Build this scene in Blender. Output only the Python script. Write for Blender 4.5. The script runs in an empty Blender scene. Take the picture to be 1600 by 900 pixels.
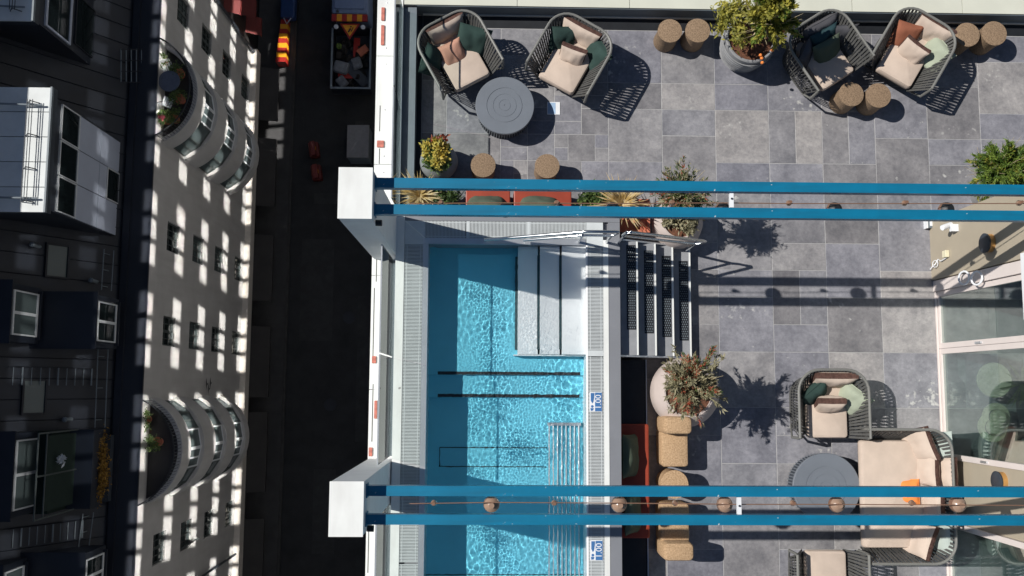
import bpy, bmesh, math, random
from mathutils import Vector, Matrix, Euler, noise
random.seed(7)
SC = bpy.context.scene
COL = SC.collection
R = math.radians

# ---------------------------------------------------------------- camera, sky, sun, exposure
# A drone hangs 13.4 m over the roof terrace (terrace tiles are z = 0) and looks almost straight down.
CAM_H, FPX = 13.4, 1450.0
def _basis():
    z = -Vector(((761 - 800) / FPX, -(605 - 450) / FPX, -1)).normalized()
    y = Vector(((872 - 800) / FPX, -(-13100 - 450) / FPX, -1))
    y = (y - z * y.dot(z)).normalized()
    return Matrix((y.cross(z), y, z))            # rows: world axes seen in camera space
WB = _basis()
cam = bpy.data.cameras.new('camera'); cam_o = bpy.data.objects.new('camera', cam); COL.objects.link(cam_o)
cam.sensor_width = 36.0; cam.lens = FPX / 1600 * 36.0; cam.clip_end = 2000; cam.clip_start = 0.05
cam_o.matrix_world = Matrix.Translation((0, 0, CAM_H)) @ WB.to_4x4()
SC.camera = cam_o
def at(px, py, z):
    """the world point at height z on the line of sight of a photo pixel (survey of the place)"""
    w = WB @ Vector(((px - 800) / FPX, -(py - 450) / FPX, -1))
    t = (z - CAM_H) / w.z
    return Vector((w.x * t, w.y * t, z))
def onx(px, py, X):
    w = WB @ Vector(((px - 800) / FPX, -(py - 450) / FPX, -1))
    t = X / w.x
    return Vector((X, w.y * t, CAM_H + w.z * t))

SUN = Vector((0.907, -0.207, -1.0)).normalized()
EL = math.asin(-SUN.z); AZ = math.atan2(-SUN.x, -SUN.y)
world = bpy.data.worlds.new('World'); SC.world = world; world.use_nodes = True
wn = world.node_tree.nodes; wl = world.node_tree.links
sky = wn.new('ShaderNodeTexSky'); sky.sky_type = 'NISHITA'; sky.sun_disc = False
sky.sun_elevation = EL; sky.sun_rotation = AZ; sky.altitude = 50; sky.air_density = 1.0; sky.dust_density = 0.3; sky.ozone_density = 3.0
wl.new(sky.outputs[0], wn['Background'].inputs['Color']); wn['Background'].inputs['Strength'].default_value = 0.05
sl = bpy.data.lights.new('sun', 'SUN'); sl.energy = 5.0; sl.angle = R(0.5); sl.color = (1.0, 0.955, 0.89)
so = bpy.data.objects.new('sun', sl); COL.objects.link(so)
so.rotation_euler = SUN.to_track_quat('-Z', 'Y').to_euler(); so.location = (-20, 5, 30)
vs = SC.view_settings; vs.view_transform = 'Standard'; vs.look = 'None'; vs.exposure = -0.10; vs.gamma = 1.0; vs.use_curve_mapping = False
SC.cycles.use_denoising = True
SC.cycles.max_bounces = 10; SC.cycles.transparent_max_bounces = 16
SC.cycles.use_light_tree = True
SC.cycles.caustics_refractive = True; sl.cycles.is_caustics_light = True      # sunlight refracted by the pool water

# ---------------------------------------------------------------- materials
def nodes(m):
    m.use_nodes = True
    return m.node_tree.nodes, m.node_tree.links, m.node_tree.nodes['Principled BSDF']
def mat(name, col, rough=0.6, metal=0.0, var=0.12, scale=6.0, bump=0.0, bscale=60.0, spec=0.5, col2=None, coord='Object', rnd=0.0, detail=6.0, specks=None, streak=None):
    m = bpy.data.materials.new(name); n, l, p = nodes(m)
    p.inputs['Roughness'].default_value = rough; p.inputs['Metallic'].default_value = metal
    p.inputs['Specular IOR Level'].default_value = spec
    tc = n.new('ShaderNodeTexCoord')
    nt = n.new('ShaderNodeTexNoise'); nt.inputs['Scale'].default_value = scale; nt.inputs['Detail'].default_value = detail
    nt.inputs['Roughness'].default_value = 0.6
    l.new(tc.outputs[coord], nt.inputs['Vector'])
    cr = n.new('ShaderNodeValToRGB'); cr.color_ramp.elements[0].position = 0.34; cr.color_ramp.elements[1].position = 0.66
    a = [c * (1 - var) for c in col]; b = [min(1, c * (1 + var)) for c in col] if col2 is None else list(col2)
    cr.color_ramp.elements[0].color = (*a, 1); cr.color_ramp.elements[1].color = (*b, 1)
    l.new(nt.outputs['Fac'], cr.inputs['Fac'])
    out = cr.outputs['Color']
    if rnd:
        oi = n.new('ShaderNodeObjectInfo'); hs = n.new('ShaderNodeHueSaturation')
        mr = n.new('ShaderNodeMapRange'); mr.inputs['To Min'].default_value = 1 - rnd; mr.inputs['To Max'].default_value = 1 + rnd
        l.new(oi.outputs['Random'], mr.inputs['Value']); l.new(mr.outputs[0], hs.inputs['Value']); l.new(out, hs.inputs['Color'])
        out = hs.outputs['Color']
    if streak:                                            # rain streaks: (colour, stretch, amount)
        mp = n.new('ShaderNodeMapping'); mp.inputs['Scale'].default_value = streak[1]; l.new(tc.outputs[coord], mp.inputs['Vector'])
        st_ = n.new('ShaderNodeTexNoise'); st_.inputs['Scale'].default_value = 1.0; st_.inputs['Detail'].default_value = 6; l.new(mp.outputs[0], st_.inputs['Vector'])
        sr = n.new('ShaderNodeMapRange'); sr.inputs['From Min'].default_value = .45; sr.inputs['From Max'].default_value = .75; sr.inputs['To Max'].default_value = streak[2]
        l.new(st_.outputs['Fac'], sr.inputs['Value']); sm_ = n.new('ShaderNodeMix'); sm_.data_type = 'RGBA'; l.new(sr.outputs[0], sm_.inputs['Factor'])
        l.new(out, sm_.inputs['A']); sm_.inputs['B'].default_value = (*streak[0], 1); out = sm_.outputs['Result']
    if specks:                                            # droppings, chips: (colour, scale, threshold)
        sn = n.new('ShaderNodeTexNoise'); sn.inputs['Scale'].default_value = specks[1]; sn.inputs['Detail'].default_value = 3; l.new(tc.outputs[coord], sn.inputs['Vector'])
        sp = n.new('ShaderNodeMapRange'); sp.inputs['From Min'].default_value = specks[2]; sp.inputs['From Max'].default_value = specks[2] + .03
        l.new(sn.outputs['Fac'], sp.inputs['Value']); sx = n.new('ShaderNodeMix'); sx.data_type = 'RGBA'; l.new(sp.outputs[0], sx.inputs['Factor'])
        l.new(out, sx.inputs['A']); sx.inputs['B'].default_value = (*specks[0], 1); out = sx.outputs['Result']
    l.new(out, p.inputs['Base Color'])
    if bump:
        b2 = n.new('ShaderNodeTexNoise'); b2.inputs['Scale'].default_value = bscale; b2.inputs['Detail'].default_value = 4
        l.new(tc.outputs[coord], b2.inputs['Vector'])
        bp = n.new('ShaderNodeBump'); bp.inputs['Strength'].default_value = bump; bp.inputs['Distance'].default_value = 0.01
        l.new(b2.outputs['Fac'], bp.inputs['Height']); l.new(bp.outputs[0], p.inputs['Normal'])
    return m

def tile_mat():
    m = bpy.data.materials.new('bluestone'); n, l, p = nodes(m)
    p.inputs['Roughness'].default_value = 0.55; p.inputs['Specular IOR Level'].default_value = 0.35
    g = n.new('ShaderNodeNewGeometry'); oi = n.new('ShaderNodeObjectInfo')
    off = n.new('ShaderNodeVectorMath'); off.operation = 'MULTIPLY_ADD'
    off.inputs[1].default_value = (1, 1, 1)
    sc = n.new('ShaderNodeMath'); sc.operation = 'MULTIPLY'; sc.inputs[1].default_value = 37.0
    l.new(oi.outputs['Random'], sc.inputs[0]); l.new(g.outputs['Position'], off.inputs[0]); l.new(sc.outputs[0], off.inputs[2])
    base = n.new('ShaderNodeValToRGB'); e = base.color_ramp.elements
    e[0].position = 0.0; e[0].color = (0.195, 0.200, 0.232, 1); e[1].position = 1.0; e[1].color = (0.322, 0.312, 0.308, 1)
    for pos, c in ((0.22, (0.240, 0.244, 0.272, 1)), (0.45, (0.232, 0.236, 0.256, 1)), (0.60, (0.188, 0.186, 0.195, 1)), (0.74, (0.250, 0.250, 0.262, 1)), (0.88, (0.270, 0.268, 0.276, 1))):
        x = e.new(pos); x.color = c                       # slab to slab differences
    l.new(oi.outputs['Random'], base.inputs['Fac'])
    def noi(scale, detail=8, rough=0.65):
        t = n.new('ShaderNodeTexNoise'); t.inputs['Scale'].default_value = scale; t.inputs['Detail'].default_value = detail
        t.inputs['Roughness'].default_value = rough; l.new(off.outputs[0], t.inputs['Vector']); return t
    n1 = noi(2.6); n2 = noi(17, 10, 0.75)
    mx = n.new('ShaderNodeMix'); mx.data_type = 'RGBA'; mx.blend_type = 'MULTIPLY'; mx.inputs['Factor'].default_value = 1
    r1 = n.new('ShaderNodeValToRGB'); r1.color_ramp.elements[0].position = 0.3; r1.color_ramp.elements[0].color = (0.68, 0.68, 0.70, 1)
    r1.color_ramp.elements[1].position = 0.72; r1.color_ramp.elements[1].color = (1.34, 1.32, 1.30, 1)
    l.new(n1.outputs['Fac'], r1.inputs['Fac']); l.new(base.outputs[0], mx.inputs['A']); l.new(r1.outputs[0], mx.inputs['B'])
    mx2 = n.new('ShaderNodeMix'); mx2.data_type = 'RGBA'; mx2.blend_type = 'MULTIPLY'; mx2.inputs['Factor'].default_value = 1
    r2 = n.new('ShaderNodeValToRGB'); r2.color_ramp.elements[0].position = 0.32; r2.color_ramp.elements[0].color = (0.76, 0.76, 0.78, 1)
    r2.color_ramp.elements[1].position = 0.68; r2.color_ramp.elements[1].color = (1.22, 1.21, 1.19, 1)
    l.new(n2.outputs['Fac'], r2.inputs['Fac']); l.new(mx.outputs['Result'], mx2.inputs['A']); l.new(r2.outputs[0], mx2.inputs['B'])
    # white lime marks and droppings, clustered
    n3 = noi(13, 3, 0.5); n4 = noi(0.9, 2, 0.5)
    mul = n.new('ShaderNodeMath'); mul.operation = 'MULTIPLY'; l.new(n3.outputs['Fac'], mul.inputs[0]); l.new(n4.outputs['Fac'], mul.inputs[1])
    r3 = n.new('ShaderNodeValToRGB'); r3.color_ramp.elements[0].position = 0.395; r3.color_ramp.elements[0].color = (0, 0, 0, 1)
    r3.color_ramp.elements[1].position = 0.49; r3.color_ramp.elements[1].color = (0.85, 0.85, 0.85, 1)
    l.new(mul.outputs[0], r3.inputs['Fac'])
    mx3 = n.new('ShaderNodeMix'); mx3.data_type = 'RGBA'; l.new(r3.outputs[0], mx3.inputs['Factor'])
    l.new(mx2.outputs['Result'], mx3.inputs['A']); mx3.inputs['B'].default_value = (0.52, 0.52, 0.5, 1)
    l.new(mx3.outputs['Result'], p.inputs['Base Color'])
    bp = n.new('ShaderNodeBump'); bp.inputs['Strength'].default_value = 0.25; bp.inputs['Distance'].default_value = 0.004
    l.new(n2.outputs['Fac'], bp.inputs['Height']); l.new(bp.outputs[0], p.inputs['Normal'])
    return m

def glass_mat(name, tint, refl=0.12, rough=0.0, base=None, gtint=None, flat=None):
    """thin pane: a mirror reflection by Fresnel over a tinted clear (or a plain dark) body"""
    m = bpy.data.materials.new(name); m.use_nodes = True; n = m.node_tree.nodes; l = m.node_tree.links
    n.clear(); o = n.new('ShaderNodeOutputMaterial'); mx = n.new('ShaderNodeMixShader')
    g = n.new('ShaderNodeBsdfGlossy'); g.inputs['Roughness'].default_value = rough
    if base is None:
        t = n.new('ShaderNodeBsdfTransparent'); t.inputs['Color'].default_value = (*tint, 1)
    else:
        t = n.new('ShaderNodeBsdfDiffuse'); t.inputs['Color'].default_value = (*base, 1)
    if gtint: g.inputs['Color'].default_value = (*gtint, 1)
    lw = n.new('ShaderNodeLayerWeight'); lw.inputs['Blend'].default_value = refl
    if flat is None: l.new(lw.outputs['Fresnel'], mx.inputs[0])
    else: mx.inputs[0].default_value = flat                # sun control coating: a steady mirror share
    l.new(t.outputs[0], mx.inputs[1]); l.new(g.outputs[0], mx.inputs[2])
    l.new(mx.outputs[0], o.inputs['Surface']); return m

def leaf_mat(name, ca, cb, scale=9.0):
    m = mat(name, ca, 0.55, var=0.0, scale=scale, col2=cb, detail=3)
    n = m.node_tree.nodes; l = m.node_tree.links; p = n['Principled BSDF']
    cr = [x for x in n if x.type == 'VALTORGB'][0]; cr.color_ramp.elements[0].position = 0.4; cr.color_ramp.elements[1].position = 0.6
    o = n['Material Output']; tr = n.new('ShaderNodeBsdfTranslucent'); mx = n.new('ShaderNodeMixShader'); mx.inputs[0].default_value = 0.25
    l.new(cr.outputs[0], tr.inputs['Color']); l.new(p.outputs[0], mx.inputs[1]); l.new(tr.outputs[0], mx.inputs[2]); l.new(mx.outputs[0], o.inputs['Surface'])
    return m

MT = dict(
    tile=tile_mat(),
    grout=mat('grout', (0.40, 0.40, 0.40), 0.9, bump=0.2),
    white=mat('white_coping', (0.80, 0.82, 0.80), 0.45, var=0.04, scale=2.5, specks=((.35, .34, .33), 9, .74), streak=((.62, .62, .60), (6, 1.5, 6), .5)),
    plaster=mat('white_plaster', (0.74, 0.75, 0.76), 0.7, var=0.05, scale=3, bump=0.1, bscale=40),
    ledge=mat('grey_coated_metal', (0.17, 0.205, 0.235), 0.5, 0.0, var=0.08, scale=3),
    dark=mat('dark_coated_metal', (0.035, 0.045, 0.06), 0.5, var=0.15),
    black=mat('black_metal', (0.012, 0.014, 0.018), 0.5, var=0.2),
    steel=mat('brushed_steel', (0.66, 0.69, 0.72), 0.34, 0.75, var=0.06, scale=3, bump=0.08, bscale=90),
    tube=mat('polished_steel', (0.62, 0.64, 0.66), 0.22, 1.0, var=0.03),
    grille=mat('white_grille', (0.60, 0.64, 0.65), 0.5, var=0.05),
    pit=mat('gutter_pit', (0.10, 0.13, 0.14), 0.8),
    pool=mat('pool_steel', (0.60, 0.70, 0.74), 0.5, 0.0, var=0.05, scale=2, bump=0.06, bscale=30),
    poolstep=mat('pool_step_steel', (0.95, 0.96, 0.96), 0.5, 0.0, var=0.03, scale=2),
    blue=mat('blue_beam_paint', (0.003, 0.165, 0.30), 0.4, var=0.10, scale=2.5, bump=0.05, bscale=15, specks=((.45, .55, .58), 14, .715), streak=((.01, .11, .19), (1.2, 14, 14), .55)),
    red=mat('red_lacquer', (0.30, 0.045, 0.02), 0.5, var=0.12, scale=4),
    terra=mat('terracotta', (0.52, 0.16, 0.09), 0.75, var=0.15, scale=5),
    cork=mat('cork', (0.17, 0.115, 0.07), 0.85, var=0.0, scale=55, col2=(0.34, 0.235, 0.15), bump=0.5, bscale=70, detail=9, rnd=0.08),
    corkl=mat('light_cork', (0.34, 0.215, 0.115), 0.85, var=0.0, scale=50, col2=(0.58, 0.40, 0.24), bump=0.5, bscale=60, detail=9),
    chair=mat('grey_strap', (0.078, 0.078, 0.075), 0.6, var=0.1),
    rim=mat('grey_rim', (0.18, 0.18, 0.168), 0.5, var=0.06),
    beige=mat('beige_canvas', (0.56, 0.46, 0.385), 0.95, var=0.06, scale=4, bump=0.5, bscale=7, spec=0.2),
    brown=mat('brown_trim', (0.10, 0.055, 0.045), 0.95, var=0.35, scale=25, bump=0.3, bscale=90, spec=0.2),
    dgreen=mat('bottle_green_canvas', (0.032, 0.06, 0.053), 0.95, var=0.12, scale=5, bump=0.15, bscale=160, spec=0.25),
    mint=mat('mint_canvas', (0.36, 0.40, 0.31), 0.95, var=0.06, scale=5, bump=0.15, bscale=160, spec=0.2),
    pale=mat('pale_aqua_canvas', (0.40, 0.46, 0.43), 0.95, var=0.05, scale=5, bump=0.12, bscale=160, spec=0.2),
    pink=mat('salmon_canvas', (0.53, 0.29, 0.21), 0.95, var=0.06, scale=5, bump=0.12, bscale=160, spec=0.2),
    rust=mat('rust_canvas', (0.29, 0.11, 0.065), 0.95, var=0.1, scale=5, bump=0.15, bscale=160, spec=0.2),
    teal=mat('teal_canvas', (0.03, 0.065, 0.075), 0.95, var=0.1, scale=5, bump=0.12, bscale=160, spec=0.2),
    orange=mat('orange_canvas', (0.85, 0.27, 0.07), 0.9, var=0.05, scale=5, spec=0.2),
    greyc=mat('charcoal_canvas', (0.09, 0.09, 0.10), 0.95, var=0.1, scale=5, spec=0.2),
    olive=mat('olive_canvas', (0.10, 0.125, 0.09), 0.95, var=0.08, scale=5, bump=0.12, bscale=120, spec=0.2),
    table=mat('slate_blue_metal', (0.165, 0.185, 0.215), 0.42, var=0.05, scale=3),
    potgrey=mat('grey_clay', (0.26, 0.265, 0.275), 0.85, var=0.12, scale=8, bump=0.25, bscale=40),
    potpink=mat('pinkish_clay', (0.50, 0.43, 0.40), 0.85, var=0.06, scale=5, bump=0.12, bscale=40),
    soil=mat('soil', (0.13, 0.055, 0.03), 0.95, var=0.4, scale=25, bump=0.8, bscale=60),
    twig=mat('twig', (0.42, 0.35, 0.22), 0.8, var=0.2, scale=20),
    bark=mat('bark', (0.16, 0.11, 0.07), 0.9, var=0.3, scale=20),
    leafy=leaf_mat('yellow_green_leaf', (0.15, 0.16, 0.025), (0.44, 0.40, 0.07)),
    leafg=leaf_mat('green_leaf', (0.035, 0.07, 0.02), (0.14, 0.21, 0.05)),
    leafb=leaf_mat('bright_green_leaf', (0.06, 0.12, 0.02), (0.21, 0.30, 0.05)),
    leafd=leaf_mat('dry_leaf', (0.20, 0.18, 0.10), (0.42, 0.39, 0.25)),
    leafr=leaf_mat('red_flower', (0.42, 0.08, 0.04), (0.50, 0.17, 0.10)),
    leafyel=leaf_mat('yellow_flower', (0.50, 0.36, 0.05), (0.62, 0.52, 0.12)),
    leafo=leaf_mat('straw_blade', (0.48, 0.33, 0.12), (0.68, 0.56, 0.34)),
    wallb=mat('beige_wall', (0.40, 0.35, 0.27), 0.8, var=0.04, scale=2, bump=0.08, bscale=80),
    frame=mat('pinkish_white_frame', (0.72, 0.65, 0.62), 0.5, var=0.03),
    glassr=glass_mat('reflective_glass', (0.80, 0.90, 0.88), refl=0.55, gtint=(.95, .99, .98), flat=.36),
    glass=glass_mat('clear_glass', (0.93, 0.96, 0.95), refl=0.12),
    pane=glass_mat('dark_window_pane', None, refl=0.35, base=(0.012, 0.018, 0.02)),
    paneg=glass_mat('pale_window_pane', None, refl=0.40, base=(0.10, 0.13, 0.135)),
    facade=mat('grey_beige_render', (0.485, 0.48, 0.475), 0.9, var=0.07, scale=.8, bump=0.15, bscale=30, streak=((.30, .29, .28), (1, 3.2, .35), .28)),
    navy=mat('dark_metal_cladding', (0.015, 0.021, 0.034), 0.5, var=0.25, scale=0.8),
    gutter=mat('gutter_metal', (0.010, 0.014, 0.024), 0.6, var=0.2, scale=0.6),
    winw=mat('white_window_frame', (0.62, 0.65, 0.68), 0.5, var=0.04),
    wing=mat('green_window_frame', (0.06, 0.075, 0.075), 0.6, var=0.1),
    panelw=mat('blue_white_panel', (0.42, 0.47, 0.58), 0.5, var=0.05, scale=1),
    roofl=mat('zinc_roof', (0.62, 0.655, 0.66), 0.5, 0.0, var=0.07, scale=1.5),
    hotel=mat('hotel_render', (0.25, 0.245, 0.24), 0.85, var=0.05, scale=0.7),
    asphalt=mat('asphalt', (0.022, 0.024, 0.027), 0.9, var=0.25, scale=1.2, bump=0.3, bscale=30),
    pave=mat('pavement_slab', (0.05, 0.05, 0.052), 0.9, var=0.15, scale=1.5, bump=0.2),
    kerb=mat('kerb_stone', (.045, .045, .045), .9, var=.2, scale=2),
    shop=mat('dark_shopfront', (0.02, 0.018, 0.018), 0.6, var=0.3, scale=1),
    yellow=mat('warning_yellow', (0.75, 0.33, 0.01), 0.5, var=0.08),
    wred=mat('warning_red', (0.33, 0.015, 0.01), 0.5, var=0.1),
    truckb=mat('blue_truck_paint', (0.16, 0.22, 0.36), 0.4, var=0.06),
    blockr=mat('dull_red_plastic', (.11, .010, .008), .6, var=.2, scale=4),
    rubber=mat('rubber', (0.02, 0.02, 0.02), 0.8),
    bag=mat('grey_sack', (0.15, 0.165, 0.19), 0.8, var=0.25, scale=5),
    copper=mat('rose_copper', (0.30, 0.17, 0.115), 0.35, 0.3, var=0.08),
    bulb=mat('pale_pink_glass', (0.33, 0.22, 0.16), 0.25, 0.0, var=0.05),
    signb=mat('sign_blue', (0.05, 0.16, 0.38), 0.5, var=0.05),
    signw=mat('sign_white', (0.80, 0.82, 0.85), 0.5, var=0.03),
    straw=mat('straw', (0.80, 0.74, 0.52), 0.8, var=0.15, scale=30, bump=0.4, bscale=80),
    awn=mat('green_canvas', (0.004, 0.017, 0.013), 0.9, var=0.15),
    floor=mat('interior_floor', (0.30, 0.31, 0.32), 0.6, var=0.1),
    redtag=mat('faded_red_paint', (0.50, 0.16, 0.12), 0.7, var=0.3, scale=15),
    seam=mat('seam_dark', (0.06, 0.06, 0.06), 0.8),
)

# ---------------------------------------------------------------- mesh helpers
class MB:
    def __init__(s): s.v = []; s.f = []
    def add(s, vs, fs, mtx=None):
        o = len(s.v)
        for p in vs:
            p = Vector(p); s.v.append(mtx @ p if mtx else p)
        for f in fs: s.f.append([i + o for i in f])
        return s
    def box(s, x0, x1, y0, y1, z0, z1, mtx=None):
        return s.add([(x0, y0, z0), (x1, y0, z0), (x1, y1, z0), (x0, y1, z0), (x0, y0, z1), (x1, y0, z1), (x1, y1, z1), (x0, y1, z1)],
                     [(0, 3, 2, 1), (4, 5, 6, 7), (0, 1, 5, 4), (1, 2, 6, 5), (2, 3, 7, 6), (3, 0, 4, 7)], mtx)
    def rbox(s, x0, x1, y0, y1, z0, z1, r, mtx=None, seg=3, bulge=0.0):
        """box with rounded vertical corners and rounded top and bottom edges"""
        def ring(ins, z):
            pts = []; rr = max(r - ins * 0.5, 0.004)
            for cx, cy, a0 in ((x1 - ins - rr, y1 - ins - rr, 0), (x0 + ins + rr, y1 - ins - rr, 90), (x0 + ins + rr, y0 + ins + rr, 180), (x1 - ins - rr, y0 + ins + rr, 270)):
                for k in range(seg + 1):
                    a = R(a0 + 90 * k / seg); pts.append((cx + rr * math.cos(a), cy + rr * math.sin(a), z))
            return pts
        e = min(r, (z1 - z0) * 0.45) * 0.7
        prof = [(e, z0), (e * 0.3, z0 + e * 0.3), (0, z0 + e), (-bulge, (z0 + z1) / 2), (0, z1 - e), (e * 0.3, z1 - e * 0.3), (e, z1)]
        rings = [ring(i, z) for i, z in prof]; n = len(rings[0]); vs = [p for q in rings for p in q]; fs = []
        for j in range(len(rings) - 1):
            for i in range(n):
                a, b = j * n + i, j * n + (i + 1) % n; fs.append((a, b, b + n, a + n))
        fs.append(tuple(reversed(range(n)))); fs.append(tuple(range((len(rings) - 1) * n, len(rings) * n)))
        return s.add(vs, fs, mtx)
    def tube(s, pts, r, n=8, closed=False, cap=True, mtx=None):
        pts = [Vector(p) for p in pts]; m = len(pts); rad = r if isinstance(r, (list, tuple)) else [r] * m
        vs = []; fs = []; up = None
        for i, p in enumerate(pts):
            if closed: d = pts[(i + 1) % m] - pts[i - 1]
            else: d = pts[min(i + 1, m - 1)] - pts[max(i - 1, 0)]
            d.normalize()
            if up is None: up = Vector((0, 0, 1)) if abs(d.z) < 0.9 else Vector((1, 0, 0))
            a = d.cross(up)
            if a.length < 1e-4: a = d.orthogonal()
            a.normalize(); b = a.cross(d).normalized(); up = b
            for k in range(n):
                t = 2 * math.pi * k / n; vs.append(p + (a * math.cos(t) + b * math.sin(t)) * rad[i])
        for i in range(m if closed else m - 1):
            for k in range(n):
                a0, a1 = i * n + k, i * n + (k + 1) % n; b0, b1 = ((i + 1) % m) * n + k, ((i + 1) % m) * n + (k + 1) % n
                fs.append((a0, a1, b1, b0))
        if cap and not closed: fs.append(tuple(reversed(range(n)))); fs.append(tuple(range((m - 1) * n, m * n)))
        return s.add(vs, fs, mtx)
    def lathe(s, prof, n=32, mtx=None, cap=True):
        vs = []; fs = []
        for r, z in prof:
            for k in range(n):
                t = 2 * math.pi * k / n; vs.append((r * math.cos(t), r * math.sin(t), z))
        for j in range(len(prof) - 1):
            for k in range(n):
                a, b = j * n + k, j * n + (k + 1) % n; fs.append((a, b, b + n, a + n))
        if cap:
            fs.append(tuple(reversed(range(n)))); fs.append(tuple(range((len(prof) - 1) * n, len(prof) * n)))
        return s.add(vs, fs, mtx)
    def prism(s, poly, z0, z1, mtx=None):
        n = len(poly); vs = [(x, y, z0) for x, y in poly] + [(x, y, z1) for x, y in poly]
        fs = [tuple(reversed(range(n))), tuple(range(n, 2 * n))] + [(i, (i + 1) % n, (i + 1) % n + n, i + n) for i in range(n)]
        return s.add(vs, fs, mtx)
    def mesh(s, name, m, smooth=False):
        me = bpy.data.meshes.new(name); me.from_pydata([tuple(p) for p in s.v], [], s.f)
        me.materials.append(MT[m] if isinstance(m, str) else m); me.update()
        if smooth:
            bm = bmesh.new(); bm.from_mesh(me)
            for f in bm.faces: f.smooth = True
            for e in bm.edges:
                if len(e.link_faces) == 2 and e.calc_face_angle(0) > R(38): e.smooth = False
            bm.to_mesh(me); bm.free()
        return me
    def build(s, name, m, parent=None, smooth=False, loc=None, kind=None):
        o = bpy.data.objects.new(name, s.mesh(name, m, smooth)); COL.objects.link(o)
        if parent: o.parent = parent
        if loc is not None: o.location = loc
        if kind: o['kind'] = kind
        return o
def tag(o, label, cat, group=None):
    o['label'] = label; o['category'] = cat
    if group: o['group'] = group
    return o
def thing(name, label, cat, loc=(0, 0, 0), rz=0.0, group=None):
    o = bpy.data.objects.new(name, None); COL.objects.link(o); o.empty_display_size = 0.2
    o.location = loc; o.rotation_euler = (0, 0, rz)
    return tag(o, label, cat, group)
def part(name, me, parent, loc=(0, 0, 0), rot=(0, 0, 0), label=None, kind=None):
    o = bpy.data.objects.new(name, me); COL.objects.link(o); o.parent = parent; o.location = loc; o.rotation_euler = rot
    if label: o['label'] = label
    if kind: o['kind'] = kind
    return o
def copy_tree(o, parent=None):
    c = o.copy(); COL.objects.link(c)
    if parent: c.parent = parent
    for ch in list(o.children): copy_tree(ch, c)
    return c
def struct(o): o['kind'] = 'structure'; return o
def text_mesh(txt, size, name, m, thick=0.002):
    cu = bpy.data.curves.new(name, 'FONT'); cu.body = txt; cu.size = size; cu.extrude = thick; cu.align_x = 'CENTER'; cu.align_y = 'CENTER'
    cu.resolution_u = 3
    ob = bpy.data.objects.new(name, cu); COL.objects.link(ob); bpy.context.view_layer.update()
    me = bpy.data.meshes.new_from_object(ob.evaluated_get(bpy.context.evaluated_depsgraph_get()))
    bpy.data.objects.remove(ob); me.materials.clear(); me.materials.append(MT[m]); return me

# ================================================================ SETTING: street and ground
ZS = -38.2
g = MB(); g.add([(-400, -400, ZS), (400, -400, ZS), (400, 400, ZS), (-400, 400, ZS)], [(0, 1, 2, 3)])
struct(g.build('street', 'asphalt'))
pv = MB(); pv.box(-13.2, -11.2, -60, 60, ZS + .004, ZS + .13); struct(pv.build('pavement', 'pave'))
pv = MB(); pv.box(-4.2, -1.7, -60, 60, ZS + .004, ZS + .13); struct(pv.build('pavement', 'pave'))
lm = mat('road_repair', (0.030, 0.032, 0.035), .9, var=.25, scale=2)
for k, (x0, x1, y0, y1) in enumerate(((-10.4, -8.6, 2.5, 8.2), (-7.2, -6.1, -3, 5), (-9.4, -8.2, -9, -4.5), (-9.8, -5.4, 10.2, 10.8), (-7.6, -6.9, 12, 15))):
    q = MB(); q.box(x0, x1, y0, y1, ZS - .02, ZS + .004); struct(q.build('road_patch', lm))
for k, (x, y) in enumerate(((-8.0, 9.2), (-8.6, -1.0), (-7.7, 3.8))):
    q = MB(); q.lathe([(.34, -.01), (.34, .008), (.28, .012), (.001, .012)], 20); tag(q.build('manhole_cover', 'gutter', None, False, (x, y, ZS + .003)), ('round manhole cover in the dark street, uppermost', 'round manhole cover in the dark street, lowest', 'round manhole cover in the dark street, middle one')[k], 'manhole cover', 'manhole covers in the street')
q = MB(); q.box(-11.19, -11.05, -60, 60, ZS + .004, ZS + .14); struct(q.build('kerb', 'kerb'))
q = MB(); q.box(-4.35, -4.21, -60, 60, ZS + .004, ZS + .14); struct(q.build('kerb', 'kerb'))

# ================================================================ HOTEL BODY (street front of the building under the terrace)
FX = -1.62
hot = thing('hotel_building', 'pale rendered hotel front under the roof terrace, facing the street', 'building', (0, 0, 0))
WPITCH, FLOOR = 3.92, 3.35
wy = [8.57 + WPITCH * k for k in range(-5, 4)]            # window centres along the front
wz = [-10.25 + FLOOR * k for k in range(-7, 3)]           # window centres up the front
ys = sorted([-45, 30] + [y + s * 1.4 for y in wy for s in (-1, 1)])
b = MB()
zs = sorted([ZS, -0.35] + [z + s * .53 for z in wz for s in (-1, 1)])
for j in range(len(zs) - 1):
    if j % 2 == 0: b.box(FX, 14, -45, 30, zs[j], zs[j + 1])
    else:
        for i in range(0, len(ys) - 1, 2): b.box(FX, 14, ys[i], ys[i + 1], zs[j], zs[j + 1])
b.build('wall', 'hotel', hot)
fr = MB()
for y0, y1 in ((-1.4, -1.34), (-.42, -.36), (.36, .42), (1.34, 1.4)): fr.box(0, .08, y0, y1, -.53, .53)
for z0, z1 in ((-.53, -.47), (.47, .53)): fr.box(.01, .07, -1.335, 1.335, z0, z1)
fme = fr.mesh('hotel_window', 'winw'); pme = MB().box(.1, .12, -1.4, 1.4, -.53, .53).mesh('pane', 'pane')
for y in wy:
    for z in wz:
        w = part('window', fme, hot, (FX + .06, y, z)); part('pane', pme, w)

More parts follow.
